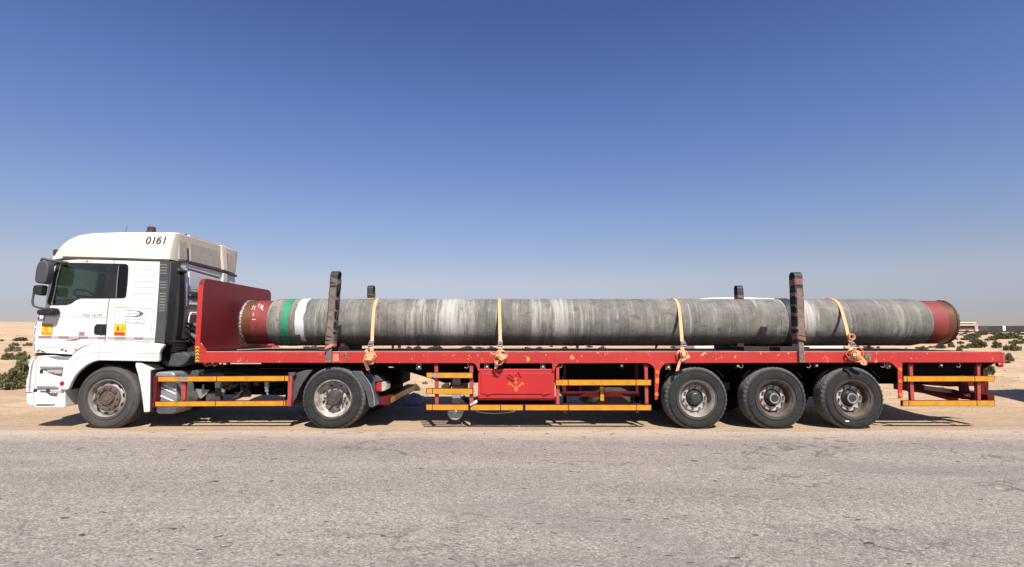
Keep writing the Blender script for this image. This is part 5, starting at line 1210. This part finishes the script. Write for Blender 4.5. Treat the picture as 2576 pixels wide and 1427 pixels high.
MB().prism(PP(G, [(815, 690), (862, 690), (862, 826), (812, 824)], .135), .130, .139).build('clamp_tape', 'tape', sc_)
MB().prism(PP(G, [(806, 630), (832, 622), (856, 632), (858, 680), (806, 680)], .135), .130, .139).build('clamp_lens', 'yellow', sc_)
m = MB()
for u, v, y in ((305, 640, .3), (305, 516, .3)): q = P(G(u, v), y); m.box(q[0] - .035, q[0] + .025, y, y + .06, q[1] - .04, q[1] + .04)
m.build('packing_block', 'plate', TL)
# air tanks, axles, springs behind the wheels
wx = [P((1754.6, 1004), 0)[0], P((1953.7, 1004), 0)[0], P((2150.7, 1004), 0)[0]]
m = MB()
for x in wx:
    m.cyl((x, .3, .5), (x, 2.2, .5), .065, 14); m.prism([(x - .55, .82), (x - .1, .66), (x + .1, .66), (x + .55, .82), (x + .55, .86), (x + .1, .70), (x - .1, .70), (x - .55, .86)], .62, .70); m.prism([(x - .55, .82), (x - .1, .66), (x + .1, .66), (x + .55, .82), (x + .55, .86), (x - .55, .86)], 1.8, 1.88)
    m.prism([(x - .75, zm + .05), (x - .6, .74), (x - .5, .74), (x - .4, zm + .05)], .6, .72)
m.build('axle_set', 'dark', TL)
for x in (wx[0] + .62, wx[1] + .60):
    m = MB(); m.prism(rrect(x - .09, x + .1, .60, .73, .02), .42, .44); m.cyl((x + .03, .405, .66), (x + .03, .421, .66), .035, 14); m.build('equaliser_bracket', 'grease', TL, bevel=.005)
m = MB(); m.cyl((wx[0] - 1.7, 1.0, .75), (wx[0] - .95, 1.0, .75), .14, 24); m.build('air_tank', 'dark', TL)
tw = []
for i, x in enumerate(wx):
    h = trailer_wheel(TL, (x, .02, .5), 'hubblack' if i == 0 else 'ring'); mirror_wheel(h, TL, x, 2.48, .5)
    h.children[0].rotation_euler = (0, 0, 0)
x, z = wx[2] - .14, .5
MB().prism(rrect(P(I(1000, 1110), .0)[0], P(I(1055, 1110), .0)[0], P(I(0, 1128), 0)[1], P(I(0, 1110), 0)[1], .006), .004, .014).build('chalk_mark', 'plate', TL)
MB().prism(PP(I, [(1000, 362), (1050, 365), (1062, 400), (1085, 415), (1105, 440), (1090, 462), (1060, 460), (1042, 430), (1020, 400), (980, 380)], .0), -.008, .03).build('rubber_flap', 'belt', TL)
# inner lining behind the wheels and along the rear: mudguard sheets and under-run frame
for x in wx: MB().prism(strip(arc(x, .5, .60, 35, 145, 10), .012), .10, .55).build('mudguard', 'dark', TL)
q = lambda u, v, y: (P(J(u, v), y)[0], y, P(J(u, v), y)[1])
m = MB(); m.prism(PP(J, [(600, 640), (1420, 560), (1430, 700), (1430, 830), (1395, 830), (1390, 720), (900, 735), (520, 705)], .7), .66, .70); m.build('tail_frame', 'darkred', TL)
m = MB(); a_, b_ = q(330, 700, 1.0), q(1040, 900, 1.0); m.prism(strip([(a_[0], a_[2]), (b_[0], b_[2])], .14), .98, 1.06); a_, b_ = q(300, 690, .5), q(420, 800, .5); m.prism(strip([(a_[0], a_[2]), (b_[0], b_[2])], .06), .5, .56)
m.prism(PP(J, [(1050, 690), (1150, 700), (1200, 905), (1090, 905)], .6), .55, .62); m.build('underrun_stay', 'darkred', TL)
xr_ = P(J(1340, 880), .3)[0]; m = MB().box(xr_, xr_ + .12, .15, 2.35, .42, .55); m.build('underrun_bar', 'darkred', TL, bevel=.01)
MB().box(xr_ + .0, xr_ + .1, .3, .4, .55, ZB).build('underrun_post', 'darkred', TL)
MB().box(xr_ + .0, xr_ + .1, 2.1, 2.2, .55, ZB).build('underrun_post', 'darkred', TL)
MB().prism(PP(J, [(580, 725), (640, 730), (860, 755), (1000, 775), (1035, 830), (940, 825), (760, 800), (580, 775)], .9), .88, .90).build('tarpaulin_roll', 'bluecloth', TL)
MB().prism(PP(J, [(1160, 830), (1200, 825), (1225, 845), (1270, 848), (1282, 870), (1240, 876), (1180, 872), (1145, 850)], .5), .48, .56).build('coupling_hose', 'strap2', TL, bevel=.008)
m = MB(); c_ = P(J(1605, 440), .15); m.lathe([(0, -.05), (.03, -.05), (.045, -.02), (.045, .03), (.02, .05), (0, .05)], (c_[0], .15, c_[1]), 18, 'x'); m.box(c_[0] - .01, c_[0] + .01, .14, .16, c_[1], ZB + .01); m.build('tail_lamp', 'lampred', TL)
m = MB(); m.prism([(P(J(1350, 410), .3)[0], ZB), (XR - .05, ZB), (P(J(1370, 500), .3)[0], ZB - .22), (P(J(1350, 500), .3)[0], ZB - .22)], .3, .36); m.build('tail_bracket', 'dark', TL)
MB().prism(PP(J, [(295, 408), (1560, 412), (1480, 452), (1372, 500), (1345, 585), (300, 600)], .22), .22, .24).build('tail_dark_sheet', 'dark', TL)  # dark sheet added to keep the space under the tail black
MB().box(P(G(200, 700), 2.0)[0], P(G(1560, 700), 2.0)[0], 1.95, 2.42, .40, ZB - .02).build('far_dark_filler', 'dark', TL, bevel=.01)  # dark box added to black out the lit sand behind
MB().box(wx[0] - .75, wx[2] + .55, .95, 1.5, .42, .95).build('bogie_dark_filler', 'dark', TL, bevel=.02)  # dark block added so gaps between the wheels stay black
# dirty air and cable lines under the front
m = MB(); rn = random.Random(4)
for k in range(7):
    u = 650 + k * 45; m.tube([(P(Cc(u, 480), .4)[0], .4, ZB + .01), (P(Cc(u + 20, 500), .4)[0], .38, P(Cc(u, 505 + 8 * (k % 3)), .4)[1]), (P(Cc(u + 50, 515), .45)[0], .45, P(Cc(u, 500 + 12 * (k % 2)), .4)[1])], .012, 6)
m.build('suzi_lines', 'grease', TL)
MB().tube([(P(Cc(655, 490), .3)[0], .3, P(Cc(655, 490), .3)[1]), (P(Cc(690, 520), .3)[0], .3, P(Cc(690, 525), .3)[1]), (P(Cc(740, 500), .3)[0], .3, P(Cc(740, 505), .3)[1]), (P(Cc(790, 510), .3)[0], .3, P(Cc(790, 520), .3)[1]), (P(Cc(830, 485), .3)[0], .3, P(Cc(830, 490), .3)[1])], .010, 6).build('cable', 'flower', TL)

# ---------------------------------------------------------------- coated pipe
PYC, PZC, PR, PS = 1.25, 1.80, .449, .412
yn = PYC - PR
X0 = P((606, 812), PYC - PS)[0]; X1 = P((629, 812), PYC - PS)[0]; X2 = P((668, 812), yn)[0]; XE = P((2352, 815), yn)[0]; XE2 = P((2388, 812), PYC - PS)[0]; X4 = P((2409, 812), PYC - PS)[0]
PO = (0, PYC, PZC)
PI_ = thing('coated_pipe', PO, 'huge grey concrete coated pipe with bare red painted steel ends, lying along the trailer', 'pipe')
prof = [(PS - .01, X2 + .005), (PR - .022, X2), (PR - .005, X2 + .03), (PR, X2 + .10)]
nseg = 150
for i in range(1, nseg): prof.append((PR, X2 + .10 + (XE - X2 - .32) * i / nseg))
prof += [(PR, XE - .22), (PR - .006, XE - .14), (PR - .03, XE - .02), (PS - .005, XE + .04)]
def pmod(j, k, r, h):
    if r > PR - .03:
        a = 2 * PI * k / 96; r += .0035 * mn.noise(Vector((h * 2.2, math.cos(a) * 1.5, math.sin(a) * 1.5))) + .003 * (((h + .05 * math.sin(a)) / .165) % 1 - .5)
    return r, h
MB().lathe(prof, (0, PYC, PZC), 96, 'x', mod=lambda j, k, r, h: pmod(j, k, r, h)).build('concrete_coating', 'concrete', PI_, smooth=50, origin=PO)
MB().lathe([(PS, X1), (PS, X2 + .02)], (0, PYC, PZC), 96, 'x').build('primed_end', 'primer', PI_, origin=PO)
MB().lathe([(PS, XE), (PS, XE2)], (0, PYC, PZC), 96, 'x').build('primed_end', 'primer', PI_, origin=PO)
MB().lathe([(PS - .02, X0), (PS - .002, X0), (PS - .002, X1)], (0, PYC, PZC), 96, 'x').build('bare_end', 'brown_steel', PI_, origin=PO)
MB().lathe([(PS - .002, XE2), (PS - .002, X4), (PS - .02, X4)], (0, PYC, PZC), 96, 'x').build('bare_end', 'brown_steel', PI_, origin=PO)
def crimp(x0, sgn, mt='foil', k_=1.0):
    rn = random.Random(int(x0 * 10)); amps = [rn.uniform(.4, 1.3) for _ in range(140)]
    def mod(j, k, r, h):
        if 0 < j < 5: return r + .012 * k_ * (amps[k] - .8) * (1 if j < 4 else .5), h + sgn * .022 * (amps[(k * 3) % 140] - .7)
        return r, h
    return MB().lathe([(PS - .012, x0), (PS + .008, x0 - sgn * .004), (PS + .014, x0 + sgn * .02), (PS + .002, x0 + sgn * .045), (PS - .03, x0 + sgn * .05), (.2, x0 + sgn * .03), (0, x0 + sgn * .03)], (0, PYC, PZC), 140, 'x', mod=mod).build('end_cover', mt, PI_, smooth=25, origin=PO)
crimp(X0, -1); crimp(X4, 1, 'grease', .7)
def band(u0, u1, mat, name, amp, a0=0, a1=360, cr=D, v=720, seed=1):
    x0, x1 = P(cr(u0, v), yn)[0], P(cr(u1, v), yn)[0]; m = MB(); n = 110
    for k in range(n + 1):
        a = R(a0 + (a1 - a0) * k / n); j0 = amp * mn.noise(Vector((math.cos(a) * 3, math.sin(a) * 3, seed))); j1 = amp * mn.noise(Vector((math.cos(a) * 3, math.sin(a) * 3, seed + 7)))
        for q in range(7):
            x = x0 + j0 + (x1 + j1 - x0 - j0) * q / 6
            for rr_ in (PR + .004 + .004 * mn.noise(Vector((x * 2.2, math.cos(a) * 1.5, math.sin(a) * 1.5))),): m.v.append((x, PYC + rr_ * math.cos(a), PZC + rr_ * math.sin(a)))
    for k in range(n):
        for q in range(6): m.f.append([k * 7 + q, k * 7 + q + 1, (k + 1) * 7 + q + 1, (k + 1) * 7 + q]); m.mi.append(0)
    return m.build(name, mat, PI_, origin=PO, recalc=False)
band(652, 742, 'green', 'green_band', .022, seed=1)
band(828, 934, 'whiteband', 'white_band', .02, 60, 212, seed=3)
xb_ = P(L(1296, 650), yn)[0]; MB().lathe([(PR - .003, xb_), (PR + .011, xb_), (PR + .011, xb_ + .17), (PR - .003, xb_ + .17)], (0, PYC, PZC), 96, 'x', closed=True).build('black_band', 'belt', PI_, origin=PO)  # even black ring set round the coating
wl = band(880, 934, 'whiteband', 'white_band', .015, 212, 232, seed=5)
# chalk numbers on the primed end, a few strokes
def onpipe(px, py, r=PS + .002):
    a, d, e = ray((px, py)); best = None
    A2 = d * d + e * e; B2 = 2 * (d * (CAMY - PYC) + e * (CAMZ - PZC)); C2 = (CAMY - PYC) ** 2 + (CAMZ - PZC) ** 2 - r * r
    t = (-B2 - math.sqrt(B2 * B2 - 4 * A2 * C2)) / (2 * A2); return Vector((a * t, CAMY + d * t, CAMZ + e * t))
m = MB()
RP = crop(583.8, 743.0, .1115)
for pts in ([(585, 262), (620, 195)], [(625, 295), (650, 245), (665, 205)], [(675, 320), (690, 270), (705, 225)], [(655, 300), (675, 240)], [(600, 210), (630, 190)], [(670, 328), (705, 328)], [(455, 548), (530, 548)], [(480, 400), (475, 470), (495, 470)], [(450, 330), (475, 250), (490, 225)], [(500, 330), (520, 240)]):
    pp = [onpipe(*RP(*q_)) for q_ in pts]; m.ribbon(pp, (0, .004, .012) if abs(pts[0][1] - pts[-1][1]) < 10 else (.010, 0, 0), .003)
m.build('chalk_marks', 'whiteband', PI_)
# ---------------------------------------------------------------- cradles under the pipe
for x0, x1, lab, tall in ((P(D(1195, 1030), .9)[0], P(D(1455, 1030), .9)[0], 'dark timber cradle under the pipe beside the left front stake', 1), (P(L(715, 915), .9)[0], P(L(1400, 915), .9)[0], 'long dark steel cradle under the pipe left of the tall rear stake', 1)):
    c = thing('pipe_cradle', ((x0 + x1) / 2, 1.25, ZD), lab, 'cradle')
    MB().box(x0, x1, .55, 1.95, ZD + .003, ZD + .075).build('bearer', 'timber', c, bevel=.004)
    yy = [(.55, ZD + .076), (.62, ZD + .16), (.80, ZD + .16), (.98, ZD + .105), (1.25, ZD + .078), (1.52, ZD + .105), (1.70, ZD + .16), (1.88, ZD + .16), (1.95, ZD + .076)]
    w_ = min(.12, (x1 - x0) / 4)
    for xx in (x0 + .02, x1 - .02 - w_):
        MB().prism([(.86, ZD + .076), (.86, ZD + .13), (.92, ZD + .125), (1.0, ZD + .095), (1.05, ZD + .0765)], xx, xx + w_, 'x').build('wedge', 'timber', c)
        MB().prism([(2.5 - a, b) for a, b in [(.86, ZD + .076), (.86, ZD + .13), (.92, ZD + .125), (1.0, ZD + .095), (1.05, ZD + .0765)]], xx, xx + w_, 'x').build('wedge', 'timber', c)
for px in (1004.5, 1452.5):
    x = P((px, 875), 2.44)[0]; tag(MB().box(x - .03, x + .03, 2.415, 2.47, ZD + .003, ZD + .20).build('stanchion_stub', 'timber', None, origin=(x, 2.44, ZD)), 'short dark stub post on the far deck edge, %s' % ('between first two orange straps' if px < 1200 else 'between the middle two orange straps'), 'post')

# ---------------------------------------------------------------- stakes with rubber belts
def stake(base, topp, y, ztop, lab, seed, wraps, wrapmat, near=True):
    rn = random.Random(seed); xb0, xt0 = base, topp
    z0 = ZB + .01 if near else ZD + .013
    s = thing('stake_post', (xb0, y, z0), lab, 'stake')
    fx_ = lambda z: xb0 + (xt0 - xb0) * (z - z0) / (ztop - z0)
    yo = -1 if near else 1
    ya, yb_ = (y - .05, y - .013) if near else (y + .013, y + .05)
    m = MB(); m.prism([(fx_(z0) - .045, z0), (fx_(z0) + .045, z0), (fx_(ztop - .35) + .035, ztop - .35), (fx_(ztop - .35) - .035, ztop - .35)], ya, yb_); m.build('steel_post', 'stake', s, bevel=.006)
    m = MB()
    for dx, dz in ((-.02, .06), (.02, .06), (0, .03)): m.cyl((fx_(z0) + dx, ya - .004, z0 + dz), (fx_(z0) + dx, ya + .01, z0 + dz), .009, 8)
    m.build('rivets', 'ink', s)
    pts = []; hw = .065; yf, ybk = ya - .012, y + .11 * (1 if near else -1)
    if not near: yf = yb_ + .012
    for z in [z0 + .42 + (ztop - .07 - z0 - .42) * k / 8 for k in range(9)]: pts.append((fx_(z) + rn.uniform(-.004, .004), yf, z))
    ym, ry = (yf + ybk) / 2, abs(ybk - yf) / 2; sg = 1 if ybk > yf else -1
    for k in range(1, 8): a = PI * k / 8; pts.append((fx_(ztop), ym - sg * ry * math.cos(a), ztop - .07 + .07 * math.sin(a)))
    for z in [ztop - .07 - (ztop - .07 - z0 - .3) * k / 6 for k in range(7)]: pts.append((fx_(z) + rn.uniform(-.006, .006), ybk, z))
    MB().ribbon(pts, (hw * 2, 0, 0), .016).build('rubber_belt', 'belt' , s, smooth=40)
    zz = [z0 + .45, ztop - .28]
    m = MB(); m.prism([(fx_(zz[0]) - .052, zz[0]), (fx_(zz[0]) + .052, zz[0]), (fx_(zz[1]) + .05, zz[1]), (fx_(zz[1]) - .05, zz[1])], (yf - .018) if near else yf + .009, (yf - .009) if near else yf + .018); m.build('facing_strip', 'stake' if near else 'belt', s, bevel=.004)
    for wi, (zc, tilt, mt, wdd) in enumerate(wraps):
        loop = []; n = 24; cx_ = fx_(zc); cy_ = (yf + ybk) / 2; rx2, ry2 = hw + .012, ry + .018
        for k in range(n):
            a = 2 * PI * k / n; ex = math.copysign(abs(math.cos(a)) ** .45, math.cos(a)); ey = math.copysign(abs(math.sin(a)) ** .45, math.sin(a))
            loop.append((cx_ + rx2 * ex, cy_ + ry2 * ey * 1.0, zc + tilt * ex * .5 + .012 * math.sin(a * 2 + wi)))
        MB().ribbon(loop, (0, 0, wdd), .005, True).build('wrapped_webbing', mt, s, smooth=40)
    return s
zt_ = 2.63; xl0, xl1 = P(D(1243, 1150), -.03)[0], P(D(1325, 120), -.03)[0]
wl_ = [(2.47, -.02, 'strapbrown', .075), (2.41, .02, 'strapbrown', .03), (2.20, -.09, 'strapbrown', .05), (1.98, -.06, 'strapbrown', .04), (1.83, -.10, 'strapbrown', .045), (1.66, -.07, 'strapbrown', .04), (1.56, -.02, 'strapbrown', .06), (1.50, .0, 'strapbrown', .05), (1.44, .0, 'strapbrown', .05), (1.37, .05, 'strap2', .055)]
stake(xl0, xl1, 0, zt_, 'near left stake with dusty grey webbing and one orange band at its foot', 1, wl_, 0)
xr0, xr1 = P(L(1430, 1050), -.03)[0], P(L(1383, 130), -.03)[0]
wr_ = [(2.45, .02, 'straprust', .10), (2.20, -.06, 'straprust', .06), (2.02, -.05, 'strapbrown', .04), (1.88, -.05, 'straprust', .055), (1.66, -.05, 'straprust', .05), (1.56, -.03, 'strapbrown', .05), (1.50, -.02, 'straprust', .06)]
stake(xr0, xr1, 0, 2.615, 'near right stake with rust coloured webbing spiralling up its black belt', 2, wr_, 0)
xf0 = P((935.6, 730), 2.53)[0]; stake(xf0, xf0, W, 2.62, 'far left stake showing only its black top above the pipe near the first strap', 3, [(2.42, .0, 'strapbrown', .03), (2.33, .01, 'yellow', .05)], 0, False)
xf1 = P((1855.4, 730), 2.53)[0]; stake(xf1, xf1, W, 2.62, 'far right stake showing only its black top above the pipe near the white roof', 4, [(2.38, .01, 'straprust', .06)], 0, False)

# ---------------------------------------------------------------- ratchet straps
def knot(parent, x, z, seed, size=1.0, mat='strap', tail=None):
    rn = random.Random(seed); m = MB()
    for k in range(7):                # loose loops of webbing bunched round the rail
        a0 = rn.uniform(0, 6.3); rx2, rz2 = size * rn.uniform(.035, .085), size * rn.uniform(.05, .10); ox, oz = size * rn.uniform(-.03, .03), size * rn.uniform(-.05, .04)
        ang = rn.uniform(-.8, .8); pts = []; yb0 = -.035 - .018 * k
        wv = []
        for q in range(18):
            t = 2 * PI * q / 18; px, pz = rx2 * math.cos(t), rz2 * math.sin(t)
            pts.append((x + ox + px * math.cos(ang) - pz * math.sin(ang), yb0 + .02 * math.sin(t * 2 + a0), z + oz + px * math.sin(ang) + pz * math.cos(ang)))
            wv.append((.030 * math.sin(t + a0) * .7, -.034, .022 * math.cos(t + a0)))
        m.ribbon(pts, wv, .005, True)
    for k in range(5):                # folded flaps across the front
        a = rn.uniform(0, 6.3); c = Vector((x + size * rn.uniform(-.04, .04), -.15 - .006 * k, z + size * rn.uniform(-.05, .05))); d = Vector((math.cos(a), rn.uniform(-.3, .3), math.sin(a))) * .05 * size
        side = Vector((-math.sin(a), 0, math.cos(a))) * .048
        m.ribbon([c - d, c - d * .3 + Vector((0, -.018, 0)), c + d * .4 + Vector((0, -.01, 0)), c + d + Vector((0, .015, 0))], [side] * 4, .005)
    o = m.build('knotted_webbing', mat, parent, smooth=40)
    if tail: 
        MB().ribbon([Vector((P(cr(u, v), -.08)[0], yy, P(cr(u, v), -.08)[1])) for cr, u, v, yy in tail], (.052, 0, .012), .004).build('loose_tail', mat, parent, smooth=40)
    return o
def strap(xp, bot, lab, seed, mat='strap', size=1.0, tail=None, zk=None, rat=.17, coil=False):
    xb2 = P(bot, -.03)[0]
    s = thing('ratchet_strap', (xb2, 0, ZD), lab, 'strap')
    rs = PR + .008; py_, pz_ = -.018, ZD + .02
    dx, dz = PYC - py_, PZC - pz_; dist = math.hypot(dx, dz); base = math.atan2(dz, dx); off = math.acos(rs / dist)
    a_t = base + PI - off                                  # tangent point on the near side
    a_f = PI - a_t                                         # mirrored on the far side
    xx = lambda f: xb2 + (xp - xb2) * f
    pts = [(xx(0), py_, pz_ - .10)]
    tp_ = (PYC + rs * math.cos(a_t), PZC + rs * math.sin(a_t))
    for k in range(10): f = k / 10; pts.append((xx(min(1, f * 1.15 - .12 * f ** 3)), py_ + (tp_[0] - py_) * f, pz_ + (tp_[1] - pz_) * f))
    n = 28
    for k in range(n + 1):
        a = a_t + (a_f - a_t) * k / n; pts.append((xp + (.0 if k > 3 else 0), PYC + rs * math.cos(a), PZC + rs * math.sin(a)))
    pts += [(xp, W + .018, pz_), (xp, W + .018, pz_ - .15)]
    MB().ribbon(pts, (.054, 0, 0), .004).build('webbing', mat, s, smooth=40)
    # ratchet buckle on the near tangent run
    v1 = Vector((0, tp_[0] - py_, tp_[1] - pz_)).normalized(); c0 = Vector((xx(.2), py_, pz_)) + v1 * rat; nrm = Vector((0, -v1.z, v1.y))
    def bb(m, u0, u1, w0, w1, h0, h1):
        vs = [c0 + Vector((w, 0, 0)) + v1 * u + nrm * h for h in (h0, h1) for w, u in ((w0, u0), (w1, u0), (w1, u1), (w0, u1))]
        m.add(vs, [(0, 3, 2, 1), (4, 5, 6, 7), (0, 1, 5, 4), (1, 2, 6, 5), (2, 3, 7, 6), (3, 0, 4, 7)])
    m = MB(); bb(m, -.07, .06, -.038, -.031, .0, .035); bb(m, -.07, .06, .031, .038, .0, .035); bb(m, .03, .05, -.031, .031, .008, .028); bb(m, -.075, -.055, -.045, .045, .01, .03); bb(m, -.03, -.01, -.031, .031, .018, .045)
    m.build('ratchet', 'silver', s, bevel=.002)
    if coil:
        q = c0 + v1 * .13 + nrm * .05; mm_ = MB()
        for rr_ in (.055, .046, .036): mm_.lathe([(rr_, -.025), (rr_ + .004, -.025), (rr_ + .004, .025), (rr_, .025)], (q[0] + .05, q[1], q[2]), 26, 'y', True)
        mm_.build('webbing_coil', mat, s)
    knot(s, xx(-.0), zk if zk else ZD - .06, seed, size, mat, tail)
    return s
strap(-2.565, D(1768, 1050), 'leftmost ratchet strap, faded salmon, bundled in a bulky knot on the red rail', 21, 'strap', 1.1, [(D, 1690, 1170, -.12), (D, 1700, 1230, -.08), (D, 1725, 1300, -.06)], P(D(1745, 1120), -.08)[1])
k1 = strap(-.235, Mm(1140, 940), 'orange ratchet strap above the toolbox, short end hanging over the slot', 22, 'strap', 1.0, [(F, 1150, 250, -.14), (F, 1130, 300, -.12), (F, 1138, 330, -.11), (F, 1128, 368, -.10)], P(F(1175, 200), -.08)[1])
strap(3.11, L(140, 950), 'orange ratchet strap in front of the first trailer wheel with a straight hanging end', 23, 'strap', 1.0, [(G, 1960, 210, -.14), (G, 1925, 280, -.13), (G, 1912, 340, -.12), (G, 1898, 400, -.11)], P(G(1985, 190), -.08)[1])
strap(6.12, L(1975, 940), 'rightmost orange ratchet strap with a rolled coil on the pipe above the last wheel', 24, 'strap', 1.0, [(I, 1130, 180, -.15), (I, 1190, 210, -.14), (I, 1250, 270, -.13), (I, 1262, 315, -.12), (I, 1220, 300, -.12), (I, 1170, 240, -.13)], P(I(1090, 170), -.08)[1], .17, True)
m = MB().tube([(P(D(u, v), y)[0], y, P(D(u, v), y)[1]) for u, v, y in ((1670, 1170, -.08), (1675, 1230, -.05), (1710, 1290, .0), (1750, 1330, .05))], .006, 6)
tag(m.build('hanging_cord', 'inkgrey', None, origin=(-2.5, 0, 1)), 'thin grey cord hanging from the leftmost strap knot towards the tractor wheel', 'cord')

# crumpled grey sheet lying in the shade behind the tractor tail
h0 = hit(E(1640, 840)); rn = random.Random(8); cs = MB(); nx_, ny_ = 22, 12
for j in range(ny_):
    for i in range(nx_):
        x, y = h0[0] + (i / (nx_ - 1) - .5) * 1.1, h0[1] + (j / (ny_ - 1) - .5) * .7
        e_ = max(abs(i / (nx_ - 1) - .5), abs(j / (ny_ - 1) - .5)) * 2
        cs.v.append((x + .06 * mn.noise(Vector((x * 5, y * 5, 1))), y + .08 * mn.noise(Vector((x * 4, y * 5, 4))), ground_z(x, y) + .015 + (1 - e_ ** 3) * (.07 + .13 * abs(mn.noise(Vector((x * 4, y * 4, 2)))) * 2)))
for j in range(ny_ - 1):
    for i in range(nx_ - 1): cs.f.append([j * nx_ + i, j * nx_ + i + 1, (j + 1) * nx_ + i + 1, (j + 1) * nx_ + i]); cs.mi.append(0)
tag(cs.build('plastic_sheet', 'bluecloth', None, smooth=25, origin=(h0[0], h0[1], 0), recalc=False), 'crumpled grey sheet lying on the shaded sand behind the tractor', 'sheet')
# ---------------------------------------------------------------- the next truck of the convoy, parked just outside the frame; its shadow reaches the sand at the right
tr2 = copy_tree(TR); tr2.location.x += 19.95; tr2.location.z += .04
tr2['label'] = 'second white tractor truck waiting just past the right picture edge, seen by its shadow'
tr2.name = 'tractor_truck.001'
